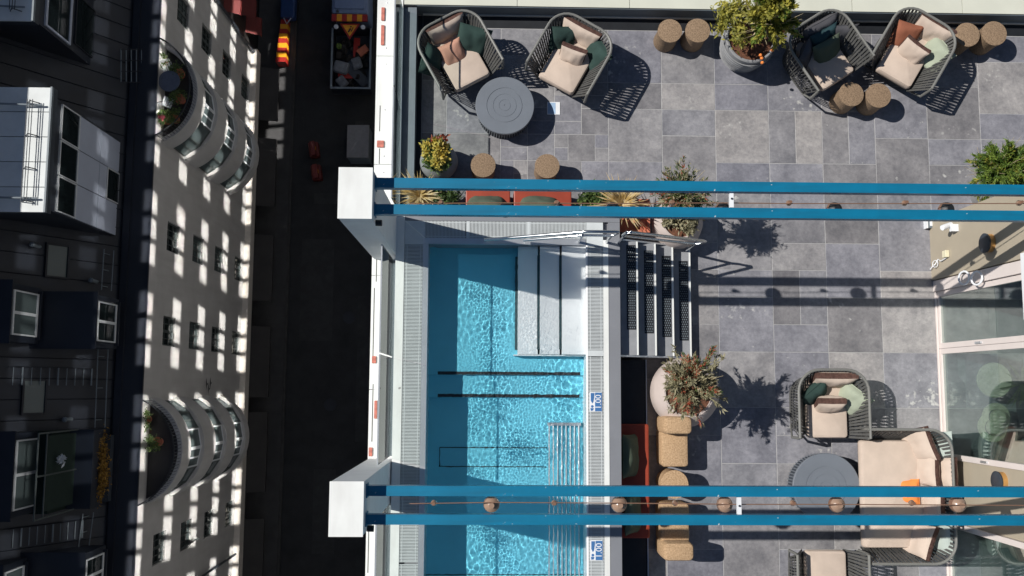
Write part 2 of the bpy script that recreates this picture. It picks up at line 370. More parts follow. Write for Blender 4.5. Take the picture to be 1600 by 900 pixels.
# ================================================================ TERRACE FLOOR
tf = MB(); tf.box(-1.27, 12, 2.402, 5.53, -.34, -.004).box(1.812, 12, -8, 2.40, -.34, -.004)
tf = struct(tf.build('terrace_floor', 'grout'))
xl = [1.767 + .8 * k for k in range(-4, 14)]; rt = random.Random(3)
tcache = {}
def tile(x0, x1, y0, y1):
    w, d = round(x1 - x0, 3), round(y1 - y0, 3)
    if (w, d) not in tcache:
        q = MB(); e = .0035; c = .004; hx, hy = w / 2 - e, d / 2 - e
        q.add([(-hx, -hy, -.02), (hx, -hy, -.02), (hx, hy, -.02), (-hx, hy, -.02), (-hx, -hy, -c), (hx, -hy, -c), (hx, hy, -c), (-hx, hy, -c),
               (-hx + c, -hy + c, 0), (hx - c, -hy + c, 0), (hx - c, hy - c, 0), (-hx + c, hy - c, 0)],
              [(0, 1, 5, 4), (1, 2, 6, 5), (2, 3, 7, 6), (3, 0, 4, 7), (4, 5, 9, 8), (5, 6, 10, 9), (6, 7, 11, 10), (7, 4, 8, 11), (8, 9, 10, 11)])
        tcache[(w, d)] = q.mesh('tile', 'tile')
    part('tile', tcache[(w, d)], tf, ((x0 + x1) / 2, (y0 + y1) / 2, rt.uniform(-.0015, .0015)), (rt.uniform(-.0012, .0012), rt.uniform(-.0012, .0012), 0))
for i in range(len(xl) - 1):
    x0, x1 = xl[i], xl[i + 1]
    xa = max(x0, -1.0)
    y = 5.34; ph = [5.34, 5.33, 4.93][i % 3]
    y = 5.34; lo = 2.53 if (x1 < 1.9 or x0 > 6.6) else -4.67
    first = True
    while y > lo + .01:
        h = .8 if (rt.random() < .62 and y - .8 > lo - .01) else .4
        if first: h = 0.41 if rt.random() < .5 else .81; first = False
        y0 = max(y - h, lo)
        if .1 < x0 < 1.7 and 2.6 < y < 4.9:                # the patch of small sets near the round table
            cuts = [.4, .4] if rt.random() < .4 else ([.2, .4, .2] if rt.random() < .5 else [.2, .2, .4])
            cx = xa
            for c in cuts:
                yy = y
                while yy > y0 + .01:
                    hh = .2 if (rt.random() < .5 and yy - y0 > .3) else min(.4, yy - y0)
                    tile(cx, min(cx + c, x1), yy - hh, yy); yy -= hh
                cx += c
        elif rt.random() < .16 and x1 - xa > .7:
            tile(xa, xa + .4, y0, y); tile(xa + .4, x1, y0, y)
        else: tile(xa, x1, y0, y)
        y = y0
ch = MB(); ch.box(-1.075, -1.003, 2.42, 5.52, -.02, .0).box(-1.0, 9, 5.345, 5.52, -.02, .0)
ch.build('drain_shade_strip', 'black', tf)  # black strip: drain colour with the parapets' cast shadow painted in

# ================================================================ PARAPETS with coping sheets, inner ledge and glass
pw = thing('street_parapet', 'low white metal parapet along the street edge, seamed sheets with screws', 'parapet', (0, 0, 0))
b = MB(); b.box(-1.60, -1.275, -12, 6.9, -.35, .33); b.build('wall', 'plaster', pw)
cme = MB().box(-1.64, -1.268, .006, 1.494, .33, .35)
for k in range(-8, 4):
    c = MB(); c.box(-1.64, -1.268, 0.004, 1.596, .33, .35).box(-1.64, -1.632, 0.004, 1.596, .20, .33); me = c.mesh('coping_sheet', 'white') if k == -8 else me
    c = part('coping_sheet', me, pw, (0, k * 1.6 - .04, 0))
    if k == -8:
        sme = MB().lathe([(.008, 0), (.008, .004), (.003, .006)], 8).mesh('screw', 'tube')
    for dx in (-1.50, -1.36):
        for dy in (.12, .8, 1.48): part('screw', sme, c, (dx, dy, .35))
rt2 = random.Random(5)
for px, py, w, h in ((598, 55, .05, .30), (598.5, 22, .05, .20), (594.5, 225, .10, .10), (584.5, 562, .06, .10), (587, 640, .04, .25), (579, 706, .05, .12)):
    p = at(px, py, .36); q = MB(); q.rbox(-w / 2, w / 2, -h / 2, h / 2, -.008, .012, .01); q.build('red_plate', 'redtag', pw, loc=p)
sm = MB()
for px0, y0, y1 in ((594, 165, 205), (593, 232, 256), (589, 385, 440), (585, 450, 560), (583, 600, 690), (577, 790, 895)):
    a, c = at(px0, y0, .351), at(px0 - (y1 - y0) * .022, y1, .351); sm.tube([a, c], .006, 4)
sm.build('sealant_line', 'seam', pw)
b = MB(); b.box(-1.266, -1.075, 2.42, 5.53, -.33, .277); b.build('inner_ledge', 'ledge', pw)

pn = thing('north_parapet', 'low white metal parapet behind the upper armchairs, dark inner face', 'parapet', (0, 0, 0))
b = MB(); b.box(-1.262, 12, 5.56, 6.85, -.35, .33); b.build('wall', 'plaster', pn)
b = MB(); b.box(-1.07, 12, 5.533, 5.557, -.33, .325); b.build('inner_cladding', 'ledge', pn)
b = MB(); b.box(-1.0, 12, 5.5215, 5.5325, .002, .05); b.build('skirting', 'white', pn)
cm = mat('cream_coping', (0.63, 0.64, 0.55), .5, var=.04, scale=2)
for k in range(8):
    q = MB(); q.box(0.004, 1.646, 5.545, 6.9, .33, .35); q.build('coping_sheet', cm, pn, loc=(-1.255 + k * 1.65, 0, 0))

def glass_run(name, label, axis, c, a0, a1, z0, z1, n):
    t = thing(name, label, 'glass railing', (0, 0, 0))
    L = (a1 - a0) / n
    for k in range(n):
        u0, u1 = a0 + k * L + .01, a0 + (k + 1) * L - .01
        q = MB(); e = MB()
        if axis == 'y': q.box(c - .006, c + .006, u0, u1, z0, z1); e.box(c - .009, c + .009, u0, u1, z1, z1 + .012)
        else: q.box(u0, u1, c - .006, c + .006, z0, z1); e.box(u0, u1, c - .009, c + .009, z1, z1 + .012)
        gp = q.build('glass_panel', 'glass', t); e.build('edge_trim', 'steel', gp)
    q = MB()
    if axis == 'y': q.box(c - .012, c + .012, a0, a1, z0 - .06, z0)
    else: q.box(a0, a1, c - .03, c + .03, z0 - .06, z0)
    q.build('base_channel', 'ledge', t)
glass_run('glass_balustrade', 'clear glass balustrade on the street parapet beside the upper terrace', 'y', -1.272, 2.45, 5.48, .375, 1.40, 2)
glass_run('glass_balustrade', 'clear glass balustrade between the two white pillars beside the pool', 'y', -1.315, -.95, 1.76, .415, 2.0, 2)
glass_run('glass_balustrade', 'clear glass balustrade beside the pool beyond the lower white pillar', 'y', -1.315, -6, -1.56, .415, 2.0, 3)

# ================================================================ POOL
ZP = .815; PX0, PX1, PY1, PY0 = -.815, 1.343, 1.948, -7.0
pool = thing('swimming_pool', 'raised steel plunge pool with turquoise water and slatted overflow channels', 'swimming pool', (0, 0, 0))
b = MB()
b.box(-1.262, -1.142, PY0, 2.40, -.012, ZP).box(-1.142, PX0 - .002, PY0, 2.268, -.012, ZP - .07)        # street side
b.box(-1.142, 1.81, 2.27, 2.40, -.012, ZP)                                                         # north edge
b.box(1.65, 1.81, PY0, 2.268, -.012, ZP - .004)                                                    # right edge
b.box(PX1 + .002, 1.65, PY0, 2.268, -.012, ZP - .072)
b.box(PX0 - .002, PX1 + .002, PY1, 2.268, -.012, ZP - .071)
b.build('shell', mat('pool_edge_steel', (0.25, 0.26, 0.285), .45, .2, var=.06, scale=2), pool)
b = MB(); b.box(-1.262, -1.144, PY0, 2.398, ZP, ZP + .006); b.build('outer_rim', 'white', pool)
b = MB(); b.box(PX0 - .075, PX0, PY0, PY1 - .001, -.33, ZP).box(PX0 - .075, PX1 + .0, PY1 + .001, PY1 + .08, -.33, ZP)
b.build('inner_rim', 'steel', pool)
b = MB(); b.box(PX1, PX1 + .022, PY0, PY1 - .001, -.33, ZP); b.build('right_wall', 'poolstep', pool)  # whiter than the other pool walls; its sunlit glow is in the colour
b = MB(); b.box(1.58, 1.65, PY0, 2.02, ZP - .06, ZP + .003); b.build('bright_rim', 'white', pool)
def slats(x0, x1, y0, y1, along):
    q = MB(); u = (y0 if along == 'y' else x0)
    end = (y1 if along == 'y' else x1)
    while u < end - .006:
        if along == 'y': q.box(x0, x1, u, u + .011, ZP - .03, ZP - .001)
        else: q.box(u, u + .011, y0, y1, ZP - .03, ZP - .001)
        u += .019
    if along == 'y':
        for xx in (x0 + .03, x1 - .035): q.box(xx, xx + .007, y0, y1, ZP - .034, ZP + .0005)
    else:
        for yy in (y0 + .02, y1 - .025): q.box(x0, x1, yy, yy + .007, ZP - .034, ZP + .0005)
    return q
for (x0, x1, y0, y1) in ((-1.14, PX0 - .077, -2.3, 1.93), (-1.14, PX0 - .077, -6.5, -2.33), (1.367, 1.578, .51, 1.93), (1.367, 1.578, -1.75, .42), (1.367, 1.578, -5, -1.78)):
    slats(x0, x1, y0, y1, 'y').build('overflow_grille', 'grille', pool, kind='stuff')
for (x0, x1) in ((-.86, -.305), (-.26, .53), (.575, 1.345)):
    slats(x0, x1, PY1 + .082, 2.266, 'x').build('overflow_grille', 'grille', pool, kind='stuff')
b = MB(); b.add([(-1.14, 2.266, ZP - .02), (-.862, 2.03, ZP - .02), (-.862, 2.266, ZP - .02)], [(0, 1, 2)])
for bx in ((-.302, -.263, PY1 + .083, 2.265, ZP - .03, ZP), (.533, .572, PY1 + .083, 2.265, ZP - .03, ZP), (1.367, 1.578, .425, .505, ZP - .03, ZP), (1.35, 1.578, 1.935, 2.265, ZP - .03, ZP - .001), (-1.14, -.865, 1.935, 2.265, ZP - .03, ZP - .001)):
    q = MB(); q.box(*bx); q.build('outlet_cover', 'grille', pool)
q = MB(); q.tube([(-1.14, 2.262, ZP + .002), (-.868, 2.03, ZP + .002)], .006, 6); q.build('corner_mitre', 'white', pool)
# floor, steps
PFM = mat('pool_floor', (0.17, 0.63, 0.80), .6, var=.06, scale=1.5)
FA, FB, FC = .34, .25, .17
b = MB(); b.box(PX0, PX1, .17, PY1, -.33, FA).box(PX0, PX1, -.14, .168, -.33, FB).box(PX0, PX1, PY0, -.142, -.33, FC)
b.build('floor', PFM, pool)
b = MB(); b.box(PX0 + .13, PX1 - .05, .172, .215, FA, FA + .004).box(PX0 + .13, PX1 - .05, -.138, -.095, FB, FB + .004)
b.build('step_grip', 'black', pool)
b = MB(); fr0 = at(688, 698, FC); fr1 = at(853, 728, FC)
for yy in (fr0.y, fr1.y): b.box(fr0.x, fr1.x, yy - .006, yy + .006, FC, FC + .004)
for xx in (fr0.x,): b.box(xx - .004, xx + .004, fr1.y, fr0.y, FC, FC + .0035)
b.box(PX0, PX1, -2.56, -2.55, FC, FC + .004)
b.build('drain_cover', 'black', pool)
tx = [.39, .69, .99, 1.27]; tz = [.62, .68, .735]
for i in range(3):
    q = MB(); q.box(tx[i] + .028, tx[i + 1] if i < 2 else PX1 - .001, .45, 1.9455, FA + .004, tz[i]); s = q.build('step', 'poolstep', pool)
    q = MB(); q.box(tx[i] - .008, tx[i] + .027, .52, 1.82, FA + .006, (tz[i - 1] if i else FA + .06) + .008); q.build('step_slot', mat('slot', (0.03, .07, .08), .6), s)
    if i == 0: pass
q = MB(); q.box(.36, PX1 - .002, .432, .447, FA + .004, .62); q.build('step_cheek', 'poolstep', pool)
for k in range(8):
    q = MB(); xx = .86 + k * .058
    q.tube([(xx, -.52, .42), (xx, -2.9, .42)], .011, 8); q.build('jet_bench_bar', 'tube', pool)
q = MB(); q.box(.835, 1.30, -.52, -.48, .20, .44).box(.835, 1.30, -2.92, -2.90, .11, .44); q.build('jet_bench_end', 'steel', pool)
# water: a rippled refracting surface; the sun's caustics on the floor come from the renderer
wm = bpy.data.materials.new('pool_water'); wm.use_nodes = True; n = wm.node_tree.nodes; l = wm.node_tree.links; n.clear()
o_ = n.new('ShaderNodeOutputMaterial'); gl = n.new('ShaderNodeBsdfGlass'); gl.inputs['IOR'].default_value = 1.33; gl.inputs['Roughness'].default_value = 0
gl.inputs['Color'].default_value = (.97, .99, 1, 1); l.new(gl.outputs[0], o_.inputs['Surface'])
NX, NY = 250, 620; wx0, wx1, wy0, wy1 = PX0 + .001, PX1 - .001, -3.3, PY1 - .001
vs_ = []; fs_ = []
for jj in range(NY + 1):
    for ii in range(NX + 1):
        x = wx0 + (wx1 - wx0) * ii / NX; y = wy0 + (wy1 - wy0) * jj / NY
        vs_.append((x, y, .775 + noise.noise(Vector((x * 17, y * 14, 0))) * .0010 * (1 + 2.0 * noise.noise(Vector((x * 1.9, y * 1.5, 9)))) + noise.noise(Vector((x * 36, y * 33, 4))) * .00048 * (1 + 1.6 * noise.noise(Vector((x * 2.3, y * 1.9, 21))))))
for jj in range(NY):
    for ii in range(NX): a = jj * (NX + 1) + ii; fs_.append((a, a + 1, a + NX + 2, a + NX + 1))
b = MB(); b.v = vs_; b.f = fs_
b.add([(wx0, PY0, .775), (wx1, PY0, .775), (wx1, wy0 - .001, .775), (wx0, wy0 - .001, .775)], [(0, 1, 2, 3)])
wo = struct(b.build('pool_water', wm))
for p_ in wo.data.polygons: p_.use_smooth = True
wo.cycles.is_caustics_caster = True
def receive(o):
    o.cycles.is_caustics_receiver = True
    for c in o.children: receive(c)
receive(pool)
# depth signs
for (px, py), lab in (((931, 628), 'blue and white depth plate reading 1.00 above the lower blue beams'), ((932, 860), 'blue and white depth plate reading 1.00 below the lower blue beams')):
    p = at(px, py, ZP); t = thing('depth_sign', lab, 'sign', (p.x, p.y, ZP + .001), 0, 'pool depth plates')
    q = MB(); q.rbox(-.085, .085, -.13, .13, 0, .006, .01); q.build('plate', 'signw', t)
    q = MB(); q.box(-.012, .08, -.125, .125, .0061, .0075); q.build('number_field', 'signb', t)
    part('numerals', text_mesh('1.00', .115, 'numerals', 'signw', .001), t, (.034, .0, .009), (0, 0, R(90)))
    q = MB(); q.prism([(-.07, .12), (-.02, .12), (-.025, .06), (-.035, .0), (-.05, -.02), (-.07, .02)], .006, .009); q.build('swimmer', 'signb', t)
    q = MB(); q.lathe([(.018, .006), (.018, .009)], 12, Matrix.Translation((-.05, -.06, 0))).prism([(-.075, -.08), (-.03, -.085), (-.04, -.115), (-.07, -.12)], .006, .009); q.build('emblem', 'signb', t)

# ---- steel stair down from the pool edge to the terrace
st = thing('pool_steps', 'dark steel steps with studded treads going down from the pool to the tiles', 'steps', (0, 0, 0))
nx = [1.81, 2.083, 2.364, 2.643, 2.925]; rz = .163
for i in range(4):
    z = ZP - rz * (i + 1); q = MB(); q.box(nx[i] + .002, nx[i + 1] - .022, .45, 2.03, z - .02, z); tr_ = q.build('tread', mat('tread_steel', (0.32, 0.33, 0.35), .5, .2, var=.1), st)
    q = MB(); q.box(nx[i + 1] - .022, nx[i + 1], .45, 2.03, z - .06, z + .004); q.build('nosing', 'white', tr_)
    q = MB(); xa = nx[i] + .125
    q.box(xa - .012, xa + .118, .80 - i * .04, 1.98 - i * .05, z, z + .004); q.build('grip_mat', 'black', tr_)
    q = MB(); yy = .82 - i * .04; k = 0
    while yy < 1.96 - i * .05:
        for c in range(4): q.box(xa + c * .028 + (k % 2) * .012, xa + .011 + c * .028 + (k % 2) * .012, yy, yy + .016, z + .004, z + .010)
        yy += .034; k += 1
    q.build('studs', 'ledge', tr_, kind='stuff')
    q = MB(); q.box(nx[i + 1] - .06, nx[i + 1] - .03, .46, 2.02, z - rz + .0, z - .022); q.build('riser', 'black', st)
q = MB(); q.box(1.812, 2.93, .425, .449, .02, .60).box(1.812, 2.93, 2.031, 2.055, .02, .60)
q = MB()
for yy in (.425, 2.032): q.add([(1.812, yy, .02), (2.95, yy, .02), (2.95, yy, .10), (1.812, yy, .76), (1.812, yy + .023, .02), (2.95, yy + .023, .02), (2.95, yy + .023, .10), (1.812, yy + .023, .76)],
      [(0, 1, 2, 3), (7, 6, 5, 4), (0, 4, 5, 1), (1, 5, 6, 2), (2, 6, 7, 3), (3, 7, 4, 0)])
q.build('stringer', 'steel', st)

def rail(name, label, pts, lower, posts, y):
    t = thing(name, label, 'handrail', (0, 0, 0))
    q = MB(); q.tube([(x, y, z) for x, z in pts], .021, 10); q.build('top_rail', 'tube', t, True)
    q = MB(); q.tube([(x, y, z) for x, z in lower], .018, 10); q.build('lower_rail', 'tube', t, True)
    for x, z0, z1 in posts:
        q = MB(); q.tube([(x, y, z0), (x, y, z1)], .019, 10); q.build('post', 'tube', t, True)
rail('handrail', 'polished steel handrail sloping down into the pool', [(-.05, .93), (1.22, 1.66), (1.27, 1.68), (1.64, 1.68), (1.67, 1.66), (1.67, 1.60)],
     [(.48, .93), (1.22, 1.37), (1.28, 1.39), (1.60, 1.39), (1.65, 1.42), (1.67, 1.60)], [(1.24, ZP, 1.40), (1.62, ZP, 1.40)], 1.99)
rail('handrail', 'polished steel handrail beside the dark steps down to the tiles', [(1.76, 1.45), (1.78, 1.66), (1.83, 1.68), (2.90, 1.06), (2.95, 1.0), (2.94, .93)],
     [(1.76, 1.45), (1.80, 1.38), (1.90, 1.33), (2.85, .78), (2.93, .82), (2.94, .93)], [(1.79, ZP, 1.40), (2.86, .17, .80)], 1.985)

# ================================================================ PILLARS AND BEAMS
PT = 3.55
pill = []
for lab, (x0, y0), (x1, y1) in (('white box pillar with scuffed top at the upper end of the pool', (530, 262), (580, 341)), ('white box pillar on the parapet at the lower end of the pool', (516, 753), (566, 838))):
    a, c = at(x0, y0, PT), at(x1, y1, PT)
    t = thing('pillar', lab, 'pillar', (a.x, c.y, .35), 0, 'white pillars carrying the blue beams')
    w, d = c.x - a.x, a.y - c.y
    q = MB(); q.box(0, w, 0, d, 0, PT - .35 - .012); q.build('shaft', 'plaster', t)
    q = MB(); q.box(-.006, w + .006, -.006, d + .006, PT - .362, PT - .35); q.build('cap', 'white', t)
    q = MB(); q.lathe([(.035, 0), (.035, .07)], 14, Matrix.Translation((w, .02, PT - .75)) @ Matrix.Rotation(R(90), 4, 'Y')); q.build('conduit_box', 'black', t)
    pill.append((c.x, c.y, a.y))
BT = 3.32
for i, (ya, yb, lab) in enumerate(((282, 297.5, 'blue steel beam, uppermost of the four across the terrace'), (323, 338.5, 'blue steel beam, second of the four from above, just above the pool edge'),
                                   (760, 776, 'blue steel beam, third of the four, crossing the pool'), (804.5, 820.5, 'blue steel beam, lowest of the four, crossing the pool'))):
    y1, y0 = at(1000, ya, BT).y, at(1000, yb, BT).y
    t = thing('beam', lab, 'beam', (pill[i // 2][0], (y0 + y1) / 2, BT), 0, 'blue steel beams over the terrace'); h = (y1 - y0) / 2
    L = 11
    q = MB(); q.box(.012, L, -h, h, -.115, 0); q.build('beam_tube', 'blue', t)
    q = MB(); q.box(0.002, .014, -h - .02, h + .02, -.135, .02); q.build('end_plate', 'blue', t)
def beam_y(py): return at(1000, py, BT).y

# ================================================================ RIGHT WALL (roof pavilion)
WXX = 6.62
pav = thing('roof_pavilion', 'beige walled roof pavilion with large reflecting glass doors', 'building', (0, 0, 0))
b = MB(); b.box(6.53, 6.85, 1.60, 2.485, -.008, 2.9).box(6.85, 12, 2.28, 2.485, -.008, 2.9)
b.build('wall', 'wallb', pav)
b = MB(); b.box(6.63, 6.85, -1.86, -.99, -.008, 2.9); b.build('wall', 'wallb', pav)
b = MB(); b.box(6.80, 12.5, -9, 2.6, 2.905, 3.15); b.build('roof_slab', 'white', pav)
b = MB(); b.box(6.86, 12, -9, 2.27, -.008, -.001); b.build('indoor_floor', 'floor', pav)
b = MB(); b.box(10.5, 10.7, -9, 2.27, 0, 2.9); b.build('back_wall', 'shop', pav)
def door(y0, y1, n=1):
    q = MB(); q.box(WXX - .03, WXX + .03, y0, y0 + .075, .0, 2.88).box(WXX - .03, WXX + .03, y1 - .075, y1, .0, 2.88).box(WXX - .028, WXX + .028, y0 + .076, y1 - .076, .0, .07).box(WXX - .028, WXX + .028, y0 + .076, y1 - .076, 2.8, 2.88)
    f = q.build('glass_door', 'frame', pav)
    q = MB(); q.box(WXX - .008, WXX + .008, y0 + .076, y1 - .076, .071, 2.799); q.build('pane', 'glassr', f)
    q = MB(); q.box(WXX - .055, WXX - .031, (y0 + .02), (y0 + .05), 1.05, 1.2); q.build('handle', 'steel', f)
door(.595, 1.425); door(-.985, .590); door(-3.4, -1.865); door(-5.0, -3.41)
b = MB(); b.box(6.545, WXX + .03, 1.43, 1.585, .0, 2.88); b.build('jamb', 'frame', pav)
b = MB(); b.box(WXX - .06, WXX - .034, -5, 1.425, .001, .025); b.build('threshold', 'frame', pav)
def on_wall(px, py, X=6.53): return onx(px, py, X)
for i, (px, py, X, lab) in enumerate(((1541, 380, 6.53, 'round dark wall lamp on the beige wall beside the glass doors, upper one'), (1560, 752, 6.63, 'round dark wall lamp on the beige wall behind the sofa'))):
    p = on_wall(px, py, X - .06)
    t = thing('wall_lamp', lab, 'wall lamp', (X, p.y, p.z), 0, 'round wall lamps')
    m_ = Matrix.Rotation(R(-90), 4, 'Y')
    q = MB(); q.lathe([(.12, .0), (.12, .06), (.10, .065)], 28, m_); q.build('body', 'orange' if 0 else mat('brass_lamp', (.55, .30, .10), .35, .3), t, True)
    q = MB(); q.lathe([(.125, .066), (.13, .09), (.115, .10)], 28, m_); q.build('face', 'dark', t, True)
p = on_wall(1484, 356, 6.42); t = thing('security_camera', 'white security camera on a bracket at the corner of the beige wall', 'camera', (6.53, p.y, p.z))
q = MB(); q.box(-.10, -.002, -.05, .05, -.03, .03); q.build('bracket', 'signw', t)
q = MB(); q.lathe([(.035, -.10), (.04, .06), (.036, .08)], 14, Matrix.Translation((-.16, .02, .0)) @ Matrix.Rotation(R(-70), 4, 'Y') @ Matrix.Rotation(R(20), 4, 'X')); q.build('camera_body', 'signw', t, True)
p = at(1457, 349, .05); t = thing('floodlight', 'small silver square floodlight on the tiles by the wall corner', 'floodlight', (p.x, p.y, 0))
q = MB(); q.rbox(-.1, .1, -.075, .075, .03, .09, .015); q.build('housing', 'ledge', t)
q = MB(); q.box(-.11, -.09, -.08, .08, .0, .10).box(.09, .11, -.08, .08, 0, .10).box(-.06, .06, -.045, .045, .091, .095); q.build('frame', 'signw', t)
p = on_wall(1481, 397); t = thing('junction_box', 'small cream junction box with looped cable on the beige wall', 'junction box', (6.53, p.y, p.z))
q = MB(); q.rbox(-.06, -.002, -.05, .05, -.05, .05, .01); q.build('box', mat('cream_plastic', (.75, .70, .50), .5), t)
q = MB(); q.tube([(-.02, -.05, 0), (-.03, -.08, -.15), (-.02, -.04, -.25), (-.05, -.12, -.3), (-.02, -.1, -.36), (-.04, -.16, -.46)], .008, 6); q.build('cable', 'signw', t)
q = MB(); q.tube([(-.04 + .01 * math.sin(a), -.10 + .05 * math.cos(a), -.3 + .06 * math.sin(a)) for a in [k * .4 for k in range(17)]], .006, 6); q.build('cable_loop', 'signw', t)
for i, (px, lab) in enumerate(((1508, 'white cable loop hanging on the door frame, left one'), (1528, 'white cable loop hanging on the door frame, right one'))):
    p = on_wall(px, 424, 6.50)
    q = MB(); pts = [(-.02 + .05 * math.sin(a) * .4, .0 - .10 * (1 - math.cos(a)) * .9, .10 * math.sin(a)) for a in [k * .45 for k in range(15)]]
    q.tube([Vector(v) for v in pts], .014, 8); tag(q.build('cable_loop', 'signw', None, True, p), lab, 'cable', 'white cable loops by the glass door')
p0 = onx(1594, 396, 6.5); p1 = onx(1597, 500, 6.5)
t = thing('awning_cassette', 'white awning cassette high on the pavilion at the right edge', 'awning', (6.5, 0, 0))
q = MB(); q.box(-.0, .11, p1.y, p0.y, p0.z, p0.z + .14); q.build('housing', 'signw', t)
q = MB(); q.box(.02, .1, p1.y + .05, p0.y - .05, p0.z - .02, p0.z - .001); q.build('bottom_rail', 'ledge', t)
# things seen through the glass doors
p = at(1548, 662, 0); X0 = 7.35
t = thing('indoor_armchair', 'dark slatted armchair seen through the glass doors', 'armchair', (8.1, -.25, 0))
q = MB(); q.rbox(-.5, .5, -.45, .45, .1, .42, .1); q.build('seat', 'dark', t)
q = MB(); q.rbox(-.5, -.42, -.45, .45, .43, .8, .03); q.build('backrest', 'dark', t)
q = MB(); q.rbox(-.41, .5, .36, .45, .43, .62, .03).rbox(-.41, .5, -.45, -.36, .43, .62, .03); q.build('armrest', 'dark', t)

# ================================================================ BUILDING ACROSS THE STREET
BX = -13.0
apt = thing('apartment_building', 'grey beige rendered apartment block with curved bays across the street', 'building', (0, 0, 0))
cols = [15.75, 6.05, 2.2, -6.43, -10.3, -14.15]; rows = [-24.85, -28.15, -31.45, -34.95]
WW, WH = .60, .74
NB = 18.3
ys = sorted([-26, NB] + [y + s * WW for y in cols for s in (-1, 1)]); zs = sorted([-36.4, -22.1] + [z + s * WH for z in rows for s in (-1, 1)])
b = MB()
for j in range(len(zs) - 1):
    if j % 2 == 0: b.box(BX - .35, BX, -26, NB, zs[j], zs[j + 1])
    else:
        for i in range(0, len(ys) - 1, 2): b.box(BX - .35, BX, ys[i], ys[i + 1], zs[j], zs[j + 1])
b.box(-24, BX - .36, -26, NB, ZS, -22.15)
b.build('facade', 'facade', apt)
b = MB(); b.box(BX - .3, BX + .04, -26, NB, ZS, -36.42); b.build('shopfront', 'shop', apt)
b = MB(); b.box(BX - .2, BX + .30, -26, NB, -36.75, -35.95); b.build('cornice', mat('pale_cornice', (.62, .58, .53), .8, var=.06), apt)
for k, (y0, y1) in enumerate(((14.6, 17.6), (9.8, 13.6), (4.6, 8.2), (-.6, 3.2), (-5.6, -1.4), (-11, -7))):
    q = MB(); q.add([(BX + .05, y0, -36.8), (BX + .05, y1, -36.8), (BX + 1.25, y1, -37.15), (BX + 1.25, y0, -37.15), (BX + 1.25, y0, -37.3), (BX + 1.25, y1, -37.3)], [(0, 1, 2, 3), (3, 2, 5, 4)]); q.build('shop_awning', 'shop', apt)
    q = MB(); q.box(BX + .045, BX + .12, y0 + .3, y1 - .3, -38, -36.95); q.build('shop_window', 'pane', apt)
f = MB(); w, h = WW, WH
for y0, y1 in ((-w, -w + .06), (-.05, .05), (w - .06, w)): f.box(-.05, .0, y0, y1, -h, h)
for z0, z1 in ((-h, -h + .07), (h - .07, h)): f.box(-.048, -.002, -w + .06, w - .06, z0, z1)
for z in (-h / 3, h / 3):
    f.box(-.045, -.008, -w + .06, -.05, z - .018, z + .018); f.box(-.045, -.008, .05, w - .06, z - .018, z + .018)
for y in (-.3, .3): f.box(-.044, -.009, y - .015, y + .015, -h + .07, h - .07)
f.box(-.045, .06, -w - .05, w + .05, -h - .06, -h)
fm = f.mesh('window', 'wing'); pm = MB().box(-.075, -.055, -w, w, -h, h).mesh('pane', 'pane'); pm2 = MB().box(-.075, -.055, -w, w, -h, h).mesh('pane', 'paneg')
for y in cols:
    for z in rows:
        o = part('window', fm, apt, (BX - .10, y, z)); part('pane', pm if (y * 3 + z) % 2 > .8 else pm2, o)
# open casement in the lower part
q = MB(); q.box(-.02, .02, 0, .55, -.68, .68); c = q.build('open_casement', 'wing', apt, loc=(BX - .08, -6.43 - .55, -28.15)); c.rotation_euler = (0, 0, R(-55))
